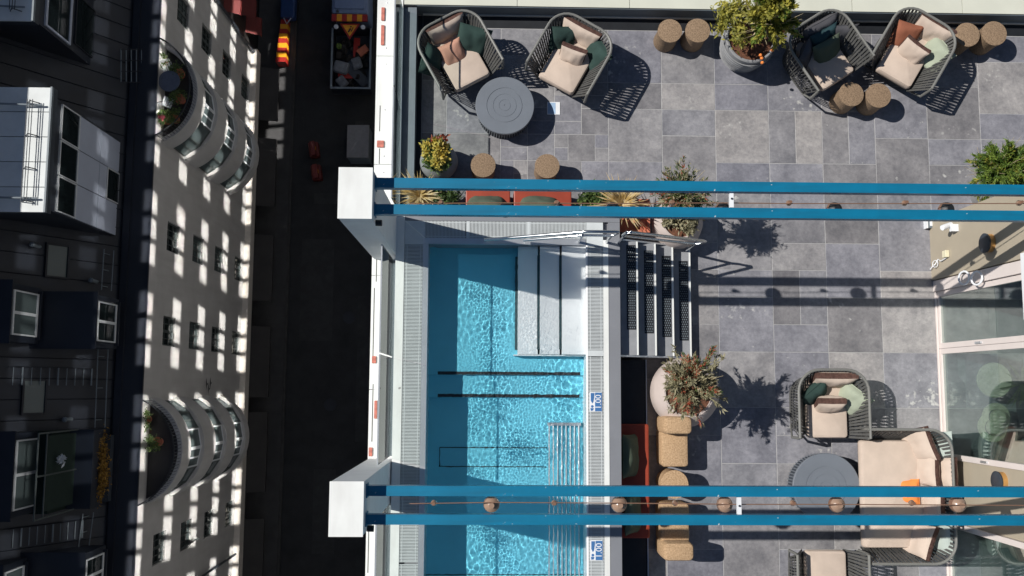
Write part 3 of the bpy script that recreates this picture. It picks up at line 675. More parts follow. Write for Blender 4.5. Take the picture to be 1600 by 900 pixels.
# curved bays with balconies
def arc(r, a0, a1, n): return [(r * math.cos(R(a0 + (a1 - a0) * k / n)), r * math.sin(R(a0 + (a1 - a0) * k / n))) for k in range(n + 1)]
def bay(cy, plants, label):
    rad, half = 2.19, 67.6; cx = -rad * math.cos(R(half))
    t = thing('bay_front', label, 'bay window', (BX, cy, 0))
    def shell(r0, r1, z0, z1, n=24, m='facade', name='spandrel', par=t):
        q = MB(); A = arc(r1, -half, half, n); Bq = arc(r0, half, -half, n)
        poly = [(x + cx, y) for x, y in A] + [(x + cx, y) for x, y in Bq]
        nn = n + 1; vs = []; fs = []
        for z in (z0, z1): vs += [(x, y, z) for x, y in poly]
        N = 2 * nn
        for i in range(n):
            fs.append((i, i + 1, i + 1 + N, i + N)); fs.append((nn + i, nn + i + 1, nn + i + 1 + N, nn + i + N))
            a, b2, c2, d = i, i + 1, N - 2 - i, N - 1 - i
            fs.append((a, d, c2, b2)); fs.append((a + N, b2 + N, c2 + N, d + N))
        q.add(vs, fs); return q.build(name, m, par, True)
    zb = [(-24.0, -22.95), (-27.35, -25.7), (-30.65, -29.0), (-33.0, -32.3)]
    for z0, z1 in zb: shell(rad - .18, rad, z0, z1)
    q = MB(); q.add([(x + cx, y, -23.1) for x, y in arc(rad - .19, -half, half, 20)], [tuple(range(21))]); q.build('balcony_floor', 'shop', t)
    # glazing between the spandrels: flat lights between posts
    q = MB(); q.add([(x + cx, y, -33.0) for x, y in arc(rad - .02, -half, half, 20)], [tuple(reversed(range(21)))]); q.build('underside', 'facade', t)
    for (zt, zl) in ((-24.0, -25.7), (-27.35, -29.0), (-30.65, -32.3)):
        P = [(x + cx, y) for x, y in arc(rad - .13, -half + 2, half - 2, 6)]
        for i in range(6):
            (x0, y0), (x1, y1) = P[i], P[i + 1]; L = math.hypot(x1 - x0, y1 - y0); ang = math.atan2(y1 - y0, x1 - x0)
            hh = zt - zl
            q = MB(); q.box(.0, .06, -.03, .03, 0, hh).box(L - .06, L - .001, -.03, .03, 0, hh).box(.06, L - .06, -.028, .028, 0, .09).box(.06, L - .06, -.028, .028, hh - .08, hh)
            if i % 2 == 0: q.box(L / 2 - .03, L / 2 + .03, -.03, .035, .09, hh - .08)
            o = q.build('window', 'winw' if i in (2, 3) else 'wing', t, loc=(x0, y0, zl)); o.rotation_euler = (0, 0, ang)
            q = MB(); q.box(.06, L - .06, -.006, .006, .09, hh - .08); q.build('pane', 'paneg', o)
    # railing
    A = [(x + cx, y) for x, y in arc(rad - .05, -half, half, 28)]
    q = MB(); q.tube([(x, y, -22.1) for x, y in A], .03, 6); rl = q.build('balcony_rail', 'black', t)
    q = MB()
    for x, y in [(x + cx, y) for x, y in arc(rad - .05, -half, half, 40)]: q.tube([(x, y, -22.95), (x, y, -22.1)], .012, 4)
    q.build('balusters', 'black', rl, kind='stuff')
    return t
bay(11.6, True, 'curved bay with a furnished balcony on top, nearer the street corner'); bay(-2.5, False, 'curved bay with dark empty balcony, lower of the two')
# balcony furniture
def balc(px, py, z=-23.1): p = at(px, py, z); return (p.x, p.y, z)
t = thing('balcony_table', 'round blue grey table on the curved balcony', 'table', balc(274, 136))
q = MB(); q.lathe([(.42, .70), (.42, .74)], 24); q.build('tabletop', mat('grey_blue_top', (.10, .12, .17), .5), t); q = MB(); q.tube([(0, 0, 0), (0, 0, .70)], .03, 8); q.build('leg', 'black', t)
for px, py, rz, lab in ((268, 112, 20, 'pale slatted folding chair above the balcony table'), (268, 165, 160, 'pale slatted folding chair below the balcony table')):
    t = thing('folding_chair', lab, 'chair', balc(px, py), R(rz), 'folding chairs on the balcony')
    for k in range(5): q = MB(); q.box(-.2 + k * .085, -.14 + k * .085, -.2, .2, .44, .46); q.build('slat', 'winw', t)
    for k in range(3): q = MB(); q.box(-.2, .2, .2, .22, .55 + k * .1, .61 + k * .1); q.build('back_slat', 'winw', t)
    for x in (-.19, .19):
        q = MB(); q.tube([(x, .22, .85), (x, -.2, 0)], .014, 5).tube([(x, .2, 0), (x, -.15, .45)], .014, 5); q.build('frame', 'black', t)
def leaves(q, c, rad, n, size, rg, flat=.35, clumps=14, shell=.55):
    C = []
    for _ in range(clumps):
        d = Vector((rg.gauss(0, 1), rg.gauss(0, 1), rg.gauss(0, .8))).normalized(); C.append(d * (shell + (1 - shell) * rg.random()) * .82)
    for i in range(n):
        k = C[rg.randrange(clumps)]; p = k + Vector((rg.gauss(0, .2), rg.gauss(0, .2), rg.gauss(0, .2)))
        p = Vector((p.x * rad[0], p.y * rad[1], p.z * rad[2])) + Vector(c)
        s = size * rg.uniform(.6, 1.25)
        m = Matrix.Translation(p) @ Euler((rg.uniform(-1.1, 1.1), rg.uniform(-1.1, 1.1), rg.uniform(0, 6.28))).to_matrix().to_4x4()
        q.add([(0, -s, 0), (s * flat, 0, s * .12), (0, s, 0), (-s * flat, 0, s * .12)], [(0, 1, 2), (0, 2, 3)], m)
    return q
rg = random.Random(11)
for px, py, lab, mm, fl in ((258, 100, 'dark leafy pot plant at the upper end of the curved balcony', 'leafg', None), (262, 190, 'pot plant with pink flowers at the lower end of the curved balcony', 'leafg', 'pinkf'), (284, 118, 'trailing dark plant at the rail beside the balcony table', 'leafg', None), (285, 158, 'bushy dark plant at the rail below the balcony table', 'leafg', None), (276, 188, 'small dark plant at the rail near the pink flowers', 'leafg', None), (232, 655, 'dark pot plant at the upper end of the lower balcony', 'leafg', None), (250, 690, 'dark pot plant at the rail of the lower balcony', 'leafg', None)):
    t = thing('balcony_plant', lab, 'plant', balc(px, py), 0, 'pot plants on the balcony')
    q = MB(); q.lathe([(.14, 0), (.2, .3), (.18, .3)], 14); q.build('pot', 'terra', t, True)
    q = MB(); leaves(q, (0, 0, .55), (.38, .38, .3), 260, .07, rg); q.build('foliage', mm, t)
    if fl: q = MB(); leaves(q, (.05, -.05, .8), (.14, .14, .08), 40, .06, rg); q.build('flowers', mat('pink_flower', (.6, .10, .16), .6), t, kind='stuff')
# wall birds (ornament) and corner downpipe
q = MB()
for dy, dz in ((0, 0), (-.22, -.35), (.05, -.6)):
    q.add([(0, -.3 + dy, -.05 + dz), (.03, dy, .06 + dz), (0, .3 + dy, -.02 + dz), (.03, dy, -.05 + dz)], [(0, 1, 2, 3)]); q.add([(.04, dy - .05, dz - .12), (.05, dy + .05, dz - .12), (.05, dy, dz + .12)], [(0, 1, 2)])
p = onx(322, 600, BX + .02); q.build('wall_ornament', 'black', apt, loc=p)
q = MB(); q.tube([(BX + .12, 18.1, -22.2), (BX + .12, 18.1, -36.2)], .07, 8); q.build('downpipe', 'dark', apt)
q = MB(); q.tube([(BX + .12, -8.62, -23.5), (BX + .12, -8.62, -36.2)], .06, 8); q.build('downpipe', 'dark', apt)

# ---- mansard attic over the facade
def mx_(z): return -14.0 - .667 * (z + 22.1)
b = MB(); b.add([(BX + .05, -26, -22.10), (BX + .05, NB, -22.10), (-14.0, NB, -22.02), (-14.0, -26, -22.02)], [(0, 1, 2, 3)])
b.box(BX + .0, BX + .05, -26, NB, -22.16, -22.05); b.box(-13.95, -13.70, -26, NB, -22.09, -21.95)
b.build('gutter', 'gutter', apt)
b = MB(); b.add([(-14.0, -26, -22.1), (-14.0, NB, -22.1), (mx_(-14.8), NB, -14.8), (mx_(-14.8), -26, -14.8)], [(0, 1, 2, 3)])
b.box(-40, mx_(-14.8) - .01, -26, NB, -22, -14.8); b.box(-40, -19.2, -26, NB, -14.79, -11.2)
b.build('mansard_roof', 'navy', apt)
# standing seams on the mansard
q = MB()
for k in range(60):
    y = -25 + k * .72
    q.add([(-13.98, y, -22.1), (-13.98, y + .03, -22.1), (mx_(-14.8) + .02, y + .03, -14.8), (mx_(-14.8) + .02, y, -14.8), (-13.94, y + .015, -22.1), (mx_(-14.8) + .06, y + .015, -14.8)], [(0, 3, 5, 4), (1, 4, 5, 2)])
q.build('roof_seams', 'navy', apt, kind='stuff')
def win_panel(par, X, y0, y1, z0, z1, nx, fm='winw', pm_='pane', fw=.07):
    """a framed window standing in the plane X, facing the street"""
    q = MB(); q.box(X, X + .06, y0, y1, z0, z0 + fw).box(X, X + .06, y0, y1, z1 - fw, z1)
    step = (y1 - y0) / nx
    for k in range(nx + 1):
        yy = y0 + k * step; a = max(y0, yy - fw / 2); c = min(y1, yy + fw / 2); q.box(X + .002, X + .058, a, c, z0 + fw, z1 - fw)
    o = q.build('window', fm, par)
    q = MB(); q.box(X + .01, X + .03, y0 + .02, y1 - .02, z0 + .02, z1 - .02); q.build('pane', pm_, o); return o
# large flat roofed dormers with pale panelled fronts
def big_dormer(y0, y1, label, panels, X=-14.2):
    t = thing('dormer', label, 'dormer', (0, 0, 0), 0, 'flat roofed dormers')
    b = MB(); b.box(-19.2, X, y0, y1, -22.0, -16.35); b.build('body', 'navy', t)
    b = MB(); b.box(-19.0, X + .16, y0 - .18, y1 + .18, -16.34, -16.08); b.build('fascia', 'dark', t)
    for k in range(5):
        a, c = y0 - .18 + (y1 - y0 + .36) * k / 5, y0 - .18 + (y1 - y0 + .36) * (k + 1) / 5
        q = MB(); q.box(-19.0, X + .10, a + .012, c - .012, -16.07, -16.02); q.build('roof_sheet', 'roofl', t)
    q = MB(); q.box(X + .101, X + .16, y0 - .18, y1 + .18, -16.075, -15.95); q.build('eaves_trim', 'ledge', t)
    q = MB()
    for dx in (.35, .43, .51): q.tube([(X - dx, y0 + .1, -15.8 + dx * .1), (X - dx, y1 - .3, -15.8 + dx * .1)], .014, 5)
    for k in range(4):
        yy = y0 + .15 + (y1 - y0 - .5) * k / 3; q.tube([(X - .25, yy, -16.02), (X - .43, yy, -15.74), (X - .62, yy, -16.02)], .018, 5)
    q.build('snow_guard', 'dark', t)
    for yy in (y1 - .45, y0 + .25): q = MB(); q.tube([(X - .1, yy, -15.9), (X - 3.5, yy, -15.6)], .035, 6); q.build('lightning_rod', 'ledge', t)
    if panels:
        n = 3; s = (y1 - y0 - .1) / n
        for k in range(n):
            a = y0 + .05 + k * s; c = a + s - .03
            win_panel(t, X, a, c, -18.35, -16.95, 1)
            q = MB(); q.box(X, X + .035, a, c, -20.1, -18.38); q.build('panel', 'panelw', t)
            if k != 1: q = MB(); q.box(X, X + .035, a, c, -21.95, -20.13); q.build('panel', 'panelw', t)
            else:
                q = MB(); q.box(X, X + .035, a, c, -20.75, -20.13); q.build('panel', 'panelw', t)
                win_panel(t, X, a, c, -21.95, -20.78, 1)
    else:
        n = 2; s = (y1 - y0) / n
        for k in range(n):
            a = y0 + .1 + k * s; c = a + s - .2
            win_panel(t, X, a, c, -18.9, -17.0, 1, 'panelw', 'pane', .14); win_panel(t, X, a + .2, c, -20.8, -19.2, 1, 'gutter', 'pane', .06)
    return t
big_dormer(5.62, 9.35, 'flat roofed dormer with pale panelled front and ladder rails', True)
big_dormer(11.9, 16.4, 'flat roofed dormer with dark glazed front at the upper left corner', False, -14.95)
def small_dormer(X, y0, y1, z0, z1, label, pm_='paneg', nx=2):
    t = thing('dormer_window', label, 'dormer window', (0, 0, 0), 0, 'small dormer windows')
    b = MB(); b.box(X - 2.2, X, y0 - .22, y1 + .22, z0 - .25, z1 + .2); b.build('body', 'navy', t)
    b = MB(); b.box(X - 2.3, X + .12, y0 - .3, y1 + .3, z1 + .201, z1 + .27); b.build('roof', 'gutter', t)
    b = MB(); b.box(X + .001, X + .14, y0 - .1, y1 + .1, z0 - .08, z0 - .01); b.build('sill', 'gutter', t)
    win_panel(t, X, y0, y1, z0, z1, nx, 'winw', pm_, .10)
def sd(X, pts, label, pm_='paneg', nx=2):
    P = [onx(px, py, X) for px, py in pts]
    small_dormer(X, min(p.y for p in P), max(p.y for p in P), min(p.z for p in P), max(p.z for p in P), label, pm_, nx)
sd(-15.6, ((20, 452), (58, 461), (18, 522), (55, 527)), 'small attic dormer with bright white framed window in the upper attic row')
sd(-13.75, ((152, 470), (181, 478), (150, 529), (178, 536)), 'small attic dormer with dark white framed window just above the gutter', 'pane')
sd(-15.4, ((24, 688), (70, 700), (20, 798), (60, 788)), 'small attic dormer with white frames beside the green terrace')
sd(-13.75, ((133, 875), (160, 868), (130, 925), (158, 918)), 'small attic dormer with white frame at the bottom of the photo above the gutter', 'pane')
sd(-15.6, ((5, 895), (35, 888), (2, 960), (32, 953)), 'small attic dormer with white frame in the bottom left corner')
# sunk roof terrace with green cloth and golden shrub
p0 = onx(72, 676, -14.7); p1 = onx(160, 790, -14.0)
t = thing('attic_terrace', 'small dark green clad attic terrace cut into the roof', 'terrace', (0, 0, 0))
b = MB(); ya, yb = p1.y - .0, p0.y
b.box(-14.9, -14.05, ya, yb, -22.0, -20.55); b.build('front_wall', 'navy', t)
b = MB(); b.box(-15.6, -14.92, ya, yb, -21.0, -19.2); b.build('back_wall', 'awn', t)
q = MB()
for zz in (-18.2, -17.6): q.tube([(-14.6, ya, zz), (-14.6, yb, zz)], .03, 6)
for yy in (ya, (ya + yb) / 2, yb): q.tube([(-14.6, yy, -20.5), (-14.6, yy, -17.6)], .03, 6)
q.build('rail_frame', 'wing', t)
b = MB(); b.box(-14.62, -14.60, ya + .2, yb - .1, -20.4, -18.3); b.build('screen_cloth', 'awn', t)
pp = onx(150, 735, -14.0); t = thing('golden_shrub', 'golden leaved shrub in a trough on the attic terrace', 'shrub', (-14.0, pp.y, -21.9))
b = MB(); b.box(-.15, .15, -1.2, 1.2, 0, .3); b.build('trough', 'dark', t)
q = MB(); leaves(q, (0, 0, .65), (.3, 1.25, .35), 1500, .06, random.Random(4), clumps=24, shell=.3); q.build('foliage', leaf_mat('golden_leaf', (.16, .08, .01), (.50, .29, .05)), t)
pp = onx(95, 718, -14.4); q = MB(); leaves(q, (0, 0, 0), (.14, .18, .14), 60, .10, random.Random(8)); tag(q.build('white_flowers', 'winw', None, loc=pp), 'bunch of white flowers in front of the green cloth', 'flowers')
# ladders and guard rails on the attic
def ladder(y, w, z0, z1, label, n=10):
    t = thing('roof_ladder', label, 'ladder', (0, 0, 0), 0, 'roof ladders')
    pt = lambda yy, z: (mx_(z) + .12, yy, z)
    q = MB(); q.tube([pt(y, z0), pt(y, z1)], .018, 5); q.build('stile', 'gutter', t)
    rm = 'ledge'
    for k in range(n):
        z = z0 + (z1 - z0) * (k + .5) / n; q = MB(); q.tube([pt(y, z), pt(y - w, z)], .016 if k % 4 else .03, 5); q.build('rung', rm, t)
def mans(px, py):
    for k in range(60):
        pass
    # intersection of the sight line with the mansard plane
    w = WB @ Vector(((px - 800) / FPX, -(py - 450) / FPX, -1)); t = (-14.0 - .667 * (CAM_H + 22.1)) / (w.x + .667 * w.z)
    return Vector((w.x * t, w.y * t, CAM_H + w.z * t))
for (a, c, lab) in (((145, 576), (8, 576), 'roof ladder lying across the dark attic above the green terrace'), ((130, 812), (10, 812), 'roof ladder lying across the dark attic below the green terrace')):
    A, C = mans(*a), mans(*c); ladder(A.y, .62, A.z, C.z, lab)
def guard(pts, label, r=.02):
    t = thing('guard_rail', label, 'railing', (0, 0, 0), 0, 'attic guard rails')
    A = [mans(*p) + Vector((.18, 0, .1)) for p in pts]
    for off in (0, .34):
        q = MB(); q.tube([A[0] + Vector((off * -.667, 0, off)), A[1] + Vector((off * -.667, 0, off))], r, 5); q.build('rail', 'ledge', t)
    for f in (.1, .5, .9):
        b_ = A[0].lerp(A[1], f); q = MB(); q.tube([b_ - Vector((.18, 0, .1)), b_ + Vector((-.22, 0, .34))], r * .8, 5); q.build('post', 'ledge', t)
guard(((163, 545), (158, 668)), 'double snow rail between the lower dormers above the gutter'); guard(((172, 392), (168, 455)), 'double snow rail beside the pale panelled dormer')
guard(((140, 800), (132, 860)), 'double snow rail below the green terrace')
t = thing('balcony_bars', 'bare metal window guard between the two attic dormers', 'railing', (0, 0, 0))
for py in (459, 531):
    A, C = mans(88, py), mans(134, py); q = MB(); q.tube([A + Vector((.5, 0, .2)), C + Vector((.25, 0, .1))], .03, 5); q.build('bar', 'ledge', t)
A, C = mans(118, 460), mans(114, 530); q = MB(); q.tube([A + Vector((.4, 0, .2)), C + Vector((.4, 0, .2))], .05, 5); q.build('crossbar', 'ledge', t)

# lattice railing of a small attic balcony and two roof windows
t = thing('attic_lattice', 'dark lattice railing of a small balcony between the two flat roofed dormers', 'railing', (0, 0, 0))
for k in range(5):
    A, C = mans(180 + k * 8, 79), mans(180 + k * 8, 131); q = MB(); q.tube([A + Vector((.3, 0, .2)), C + Vector((.3, 0, .2))], .02, 5); q.build('bar', 'ledge', t)
for k in range(4):
    A, C = mans(179, 80 + k * 17), mans(213, 80 + k * 17); q = MB(); q.tube([A + Vector((.33, 0, .2)), C + Vector((.33, 0, .2))], .02, 5); q.build('crossbar', 'gutter', t)
nrm = Vector((1, 0, .667)).normalized()
for (px, py, lab) in ((88, 408, 'small roof window above the two middle attic dormers'), (52, 620, 'small roof window beside the upper roof ladder')):
    c = mans(px, py); t = thing('roof_window', lab, 'roof window', c); t.rotation_euler = nrm.to_track_quat('Z', 'Y').to_euler()
    q = MB(); q.box(-.62, .62, -.45, -.38, .0, .1).box(-.62, .62, .38, .45, .0, .1).box(-.62, -.55, -.379, .379, .0, .1).box(.55, .62, -.379, .379, .0, .1); q.build('frame', 'gutter', t)
    q = MB(); q.box(-.549, .549, -.379, .379, .03, .05); q.build('pane', 'paneg', t)
for (px, py, lab) in ((60, 385, 'upper soil vent pipe on the dark roof'), (150, 440, 'lower soil vent pipe on the dark roof'), (110, 655, 'soil vent pipe near the green terrace')):
    c = mans(px, py); q = MB(); q.lathe([(.07, -.15), (.07, .4), (.09, .41), (.09, .47), (.02, .5)], 12); tag(q.build('vent_pipe', 'ledge', None, True, c), lab, 'vent pipe')

# ---- neighbour building beyond the corner, with red awnings
nb = thing('neighbour_building', 'dark brick building with red awnings beyond the corner at the top', 'building', (0, 0, 0))
b = MB(); b.box(-24, -13.3, NB + .05, 60, ZS, -26); b.build('wall', 'shop', nb)
aw_ = mat('dark_red_awning', (.13, .012, .01), .7)
for k, (px, py) in enumerate(((352, 6), (377, 12), (386, 40))):
    p = onx(px, py, -13.3); q = MB(); q.add([(0, -.5, .35), (0, .5, .35), (.7, .5, -.15), (.7, -.5, -.15), (.7, -.5, -.35), (.7, .5, -.35)], [(0, 1, 2, 3), (3, 2, 5, 4)])
    q.build('awning', aw_, nb, loc=(-13.28, p.y, p.z))

# ---- narrow lamps added at the hotel's panes, standing in for the sun they throw back (each pane lies in the mirror position)
RF = Vector((-.907, -.207, -1.0)).normalized()
qr = RF.to_track_quat('-Z', 'Y')
# orient the pane light so that its long side follows the window (world Y)
zax = -RF; yax = Vector((0, 1, 0)); yax = (yax - zax * yax.dot(zax)).normalized(); xax = yax.cross(zax)
rot = Matrix((xax, yax, zax)).transposed().to_euler()
for y in wy:
    for z in wz:
        if z < -28 or (z < -25 and y < 15): continue
        k = 1.0 if z < -8 else .16                    # upper lamps dimmed for fainter patches on the attic
        for dy, wd in ((-1.0, .78), (0, .68), (1.0, .78)):
            ld = bpy.data.lights.new('reflection_lamp', 'AREA'); ld.shape = 'RECTANGLE'; ld.size = 1.0 * .67; ld.size_y = wd
            ld.spread = R(0.8); ld.color = (1.0, .96, .90); ld.energy = 5.5 * wd * k
            lo_ = bpy.data.objects.new('reflection_lamp', ld); COL.objects.link(lo_); lo_.rotation_euler = rot
            lo_.location = (FX - .42, y + dy, z)

# ================================================================ ARMCHAIRS AND SOFA
def rim_path(W, D, r, z, seg=7, inset=0.0, dz=0.0):
    """open U seen from above: front right -> back -> front left; front is -Y"""
    hx, hy = W / 2 - inset, D / 2
    r = max(r - inset * .4, .05); yb = hy - inset
    pts = [(hx, -hy, z), (hx, -hy * .3, z)]
    for k in range(seg + 1):
        a = R(90 * k / seg); pts.append((hx - r + r * math.cos(a), yb - r + r * math.sin(a), z + dz))
    for k in range(seg + 1):
        a = R(90 + 90 * k / seg); pts.append((-hx + r + r * math.cos(a), yb - r + r * math.sin(a), z + dz))
    pts += [(-hx, -hy * .3, z), (-hx, -hy, z)]
    return [Vector(p) for p in pts]
def resample(P, step):
    L = [0]
    for a, c in zip(P, P[1:]): L.append(L[-1] + (c - a).length)
    n = max(2, int(round(L[-1] / step))); out = []
    for k in range(n + 1):
        s = L[-1] * k / n; i = 0
        while i < len(P) - 2 and L[i + 1] < s: i += 1
        f = (s - L[i]) / max(1e-6, L[i + 1] - L[i]); d = (P[i + 1] - P[i]).normalized(); out.append((P[i].lerp(P[i + 1], f), d))
    return out
def strap(q, a, c, d, w, t=.004):
    n = (c - a).normalized().cross(d).normalized(); u = d * (w / 2); v = n * (t / 2)
    q.add([a - u - v, a + u - v, a + u + v, a - u + v, c - u - v, c + u - v, c + u + v, c - u + v],
          [(0, 1, 5, 4), (1, 2, 6, 5), (2, 3, 7, 6), (3, 0, 4, 7)])
SEATC = {}
def lounge(W, D, cw, cd, fold=None):
    """meshes of one woven tub seat: outer straps near vertical, inner straps sloping to the seat"""
    z = .74
    rim = rim_path(W, D, .30, z); base = [Vector((p.x, max(p.y, -D / 2 + .15), p.z)) for p in rim_path(W, D, .30, .06, inset=.10)]; seat = rim_path(W, D, .30, .33, inset=(W - cw) / 2 - .005)
    for p in seat: p.y = max(p.y, -D / 2)
    q = MB(); rp = [Vector((rim[0].x, rim[0].y - .005, .40)), Vector((rim[0].x, rim[0].y - .005, z - .05))] + rim + [Vector((rim[-1].x, rim[-1].y - .005, z - .05)), Vector((rim[-1].x, rim[-1].y - .005, .40))]
    q.tube(rp, .020, 8); q.tube([rp[0], Vector((base[0].x, base[0].y, .06))], .015, 6); q.tube([rp[-1], Vector((base[-1].x, base[-1].y, .06))], .015, 6)
    me_r = q.mesh('rim_frame', 'rim', True)
    q = MB(); q.tube(base, .016, 6, closed=True)
    for x in (-.3, .3):
        for y in (-.3, .3): q.tube([(x * W, y * D, .0), (x * W, y * D, .06)], .02, 8)
    me_b = q.mesh('base_frame', 'chair', True)
    q = MB(); n = 50 if W < 1.2 else 70
    def even(P): 
        rs = resample(P, .01); m = len(rs) - 1; return [rs[int(round(m * k / n))] for k in range(n + 1)]
    A, B_, S = even(rim), even(base), even(seat)
    for i in range(n + 1):
        strap(q, A[i][0], B_[i][0], A[i][1], .020)
        if i % 1 == 0: strap(q, A[i][0] - Vector((0, 0, .01)), S[i][0], A[i][1], .030)
    for f in (.36, .7):
        q.tube([a[0].lerp(c[0], f) for a, c in zip(A, B_)], .006, 4)
    me_s = q.mesh('straps', 'chair')
    q = MB(); q.rbox(-cw / 2 - .03, cw / 2 + .03, -D / 2 + .02, D / 2 - .12, .26, .325, .08); me_p = q.mesh('seat_pan', 'chair', True)
    q = MB(); q.rbox(-cw / 2, cw / 2, -D / 2 - .01, D / 2 - .16, .33, .475, .045, seg=4, bulge=.006)
    me_c = q.mesh('seat_cushion', 'beige', True)
    return me_r, me_b, me_s, me_p, me_c
ARM = lounge(.97, .93, .56, .72); SOF = lounge(1.79, 1.14, 1.46, .98)
def place_seat(kit, label, cat, name, px, py, rz, group=None, cm=None):
    p = at(px, py, .70); t = thing(name, label, cat, (p.x, p.y, 0), R(rz), group)
    for me, k in zip(kit, (None, None, 'stuff', None, None)): part(me.name.split('.')[0], me, t, kind=k)
    return t
G = 'woven tub armchairs on the terrace'
ca = place_seat(ARM, 'grey woven tub armchair with salmon and bottle green pillows, upper left corner', 'armchair', 'armchair', 714, 75, 29, G)
cb = place_seat(ARM, 'grey woven tub armchair right of the round table, with green and brown trimmed beige pillows', 'armchair', 'armchair', 895, 80, -29, G)
cc = place_seat(ARM, 'grey woven tub armchair in the shade of the big potted bush', 'armchair', 'armchair', 1292, 74, 33, G)
cd_ = place_seat(ARM, 'grey woven tub armchair with rust, mint and beige pillows', 'armchair', 'armchair', 1432, 71, -31, G)
ce = place_seat(ARM, 'grey woven tub armchair facing down the photo, with pale green and bottle green pillows', 'armchair', 'armchair', 1302, 631, 0, G)
cf = place_seat(ARM, 'grey woven tub armchair cut by the lower photo edge, empty beige seat', 'armchair', 'armchair', 1302, 922, 180, G)
cg = place_seat(SOF, 'wide woven tub sofa with an orange pillow and brown trimmed beige pillows', 'sofa', 'sofa', 1424, 775, -90)

def pillow_mesh(w, h, t, seed, trim, cloth, edge=.03):
    rg = random.Random(seed); off = Vector((rg.random() * 50, rg.random() * 50, rg.random() * 50)); n = 16
    q = MB(); g = {}
    def P(i, j, s):
        u, v = -1 + 2 * i / n, -1 + 2 * j / n
        f = max(0, (1 - abs(u) ** 2.6) * (1 - abs(v) ** 2.6)) ** .5
        x = u * w / 2 * (1 - .06 * (1 - v * v) * abs(u) ** 3); y = v * h / 2 * (1 - .06 * (1 - u * u) * abs(v) ** 3)
        nz_ = noise.noise(Vector((x * 7, y * 7, s * 3)) + off) * .016 + noise.noise(Vector((x * 18, y * 9, s * 3)) + off) * .008
        return Vector((x, y, s * (edge / 2 + f * t / 2 + nz_ * (.25 + f))))
    for s in (1, -1):
        base = len(q.v)
        vs = [P(i, j, s) for j in range(n + 1) for i in range(n + 1)]
        fs = []
        for j in range(n):
            for i in range(n):
                a = j * (n + 1) + i; c = (a, a + 1, a + n + 2, a + n + 1); fs.append(c if s > 0 else tuple(reversed(c)))
        q.add(vs, fs)
    rim = [(i, 0) for i in range(n)] + [(n, j) for j in range(n)] + [(i, n) for i in range(n, 0, -1)] + [(0, j) for j in range(n, 0, -1)]
    T = MB() if trim else q
    m = len(rim); vs = []
    for i, j in rim:
        a, c = P(i, j, 1), P(i, j, -1); d = Vector((a.x, a.y, 0)).normalized() * .012
        vs += [a, (a + c) / 2 + d, c]
    fs = []
    for k in range(m):
        k2 = (k + 1) % m
        for r in (0, 1): fs.append((k * 3 + r, k * 3 + r + 1, k2 * 3 + r + 1, k2 * 3 + r))
    T.add(vs, fs)
    me = q.mesh('pillow', cloth, True)
    return me, (T.mesh('trim', 'brown', True) if trim else None)
SEED = [0]
def pillow(px, py, z, yaw, tilt, roll, cloth, label, w=.48, h=.48, t=.17, trim=False, edge=None):
    """yaw: world direction the face looks to (deg from +X); tilt: 0 lies flat, 90 stands upright"""
    if trim: tilt = max(tilt, 66)
    SEED[0] += 1; w *= .93; h *= .93; z -= .10; t = t * (.72 if trim else 1)
    me, tr = pillow_mesh(w, h, t, SEED[0], trim, cloth, edge if edge is not None else (.085 if trim else .012))
    o = bpy.data.objects.new('pillow', me); COL.objects.link(o); p = at(px, py, z); o.location = p
    o.matrix_world = Matrix.Translation(p) @ Matrix.Rotation(R(yaw), 4, 'Z') @ Matrix.Rotation(R(tilt), 4, 'Y') @ Matrix.Rotation(R(90 + roll), 4, 'Z')
    tag(o, label, 'pillow', 'pillows on the terrace seats')
    if tr: part('trim', tr, o)
    return o
# armchair A faces -61 deg
pillow(697, 46, .64, -60, 72, 0, 'beige', 'beige back pillow with dark trim standing in the upper left armchair', .62, .42, .17, True)
pillow(676, 95, .60, -30, 60, 20, 'dgreen', 'bottle green pillow at the left arm of the upper left armchair', .46, .46)
pillow(739, 64, .62, -95, 50, -10, 'dgreen', 'bottle green pillow at the right side of the upper left armchair', .50, .50)
pillow(708, 84, .60, -62, 34, 0, 'pink', 'salmon pink pillow in the upper left armchair', .37, .37, .13)
# B faces -119
pillow(905, 53, .62, -119, 66, 0, 'beige', 'long beige back pillow with brown trim in the armchair right of the round table', .64, .40, .15, True)
pillow(879, 62, .60, -75, 55, -15, 'dgreen', 'bottle green pillow, left one in the armchair right of the round table', .42, .46)
pillow(931, 88, .58, -160, 48, 15, 'dgreen', 'bottle green pillow, right one in the armchair right of the round table', .46, .46)
pillow(894, 87, .60, -110, 46, 0, 'beige', 'small beige pillow with brown trim in front of the two green pillows', .40, .36, .14, True)
# C faces -57
pillow(1279, 47, .64, -60, 72, 0, 'greyc', 'charcoal back pillow in the shaded armchair', .62, .42, .18)
pillow(1312, 54, .60, -85, 66, 0, 'greyc', 'charcoal pillow at the right back of the shaded armchair', .48, .40, .14)
pillow(1286, 62, .62, -60, 58, 0, 'teal', 'teal pillow in the shaded armchair', .48, .42)
pillow(1292, 80, .60, -60, 50, 0, 'olive', 'olive green pillow in front of the teal one', .48, .42, .16)
pillow(1258, 88, .58, -25, 65, 0, 'greyc', 'charcoal pillow against the left arm of the shaded armchair', .42, .42, .14)
# D faces -121
pillow(1454, 51, .62, -121, 68, 0, 'beige', 'large beige back pillow with brown trim behind the mint pillow', .60, .46, .16, True)
pillow(1413, 58, .60, -95, 45, -10, 'rust', 'rust red pillow left of the mint one', .42, .46, .15)
pillow(1459, 86, .60, -165, 40, 20, 'mint', 'mint green pillow beside the rust pillow group', .46, .46)
pillow(1423, 82, .60, -128, 34, 0, 'beige', 'square beige pillow with brown trim between the rust and mint pillows', .42, .42, .15, True)
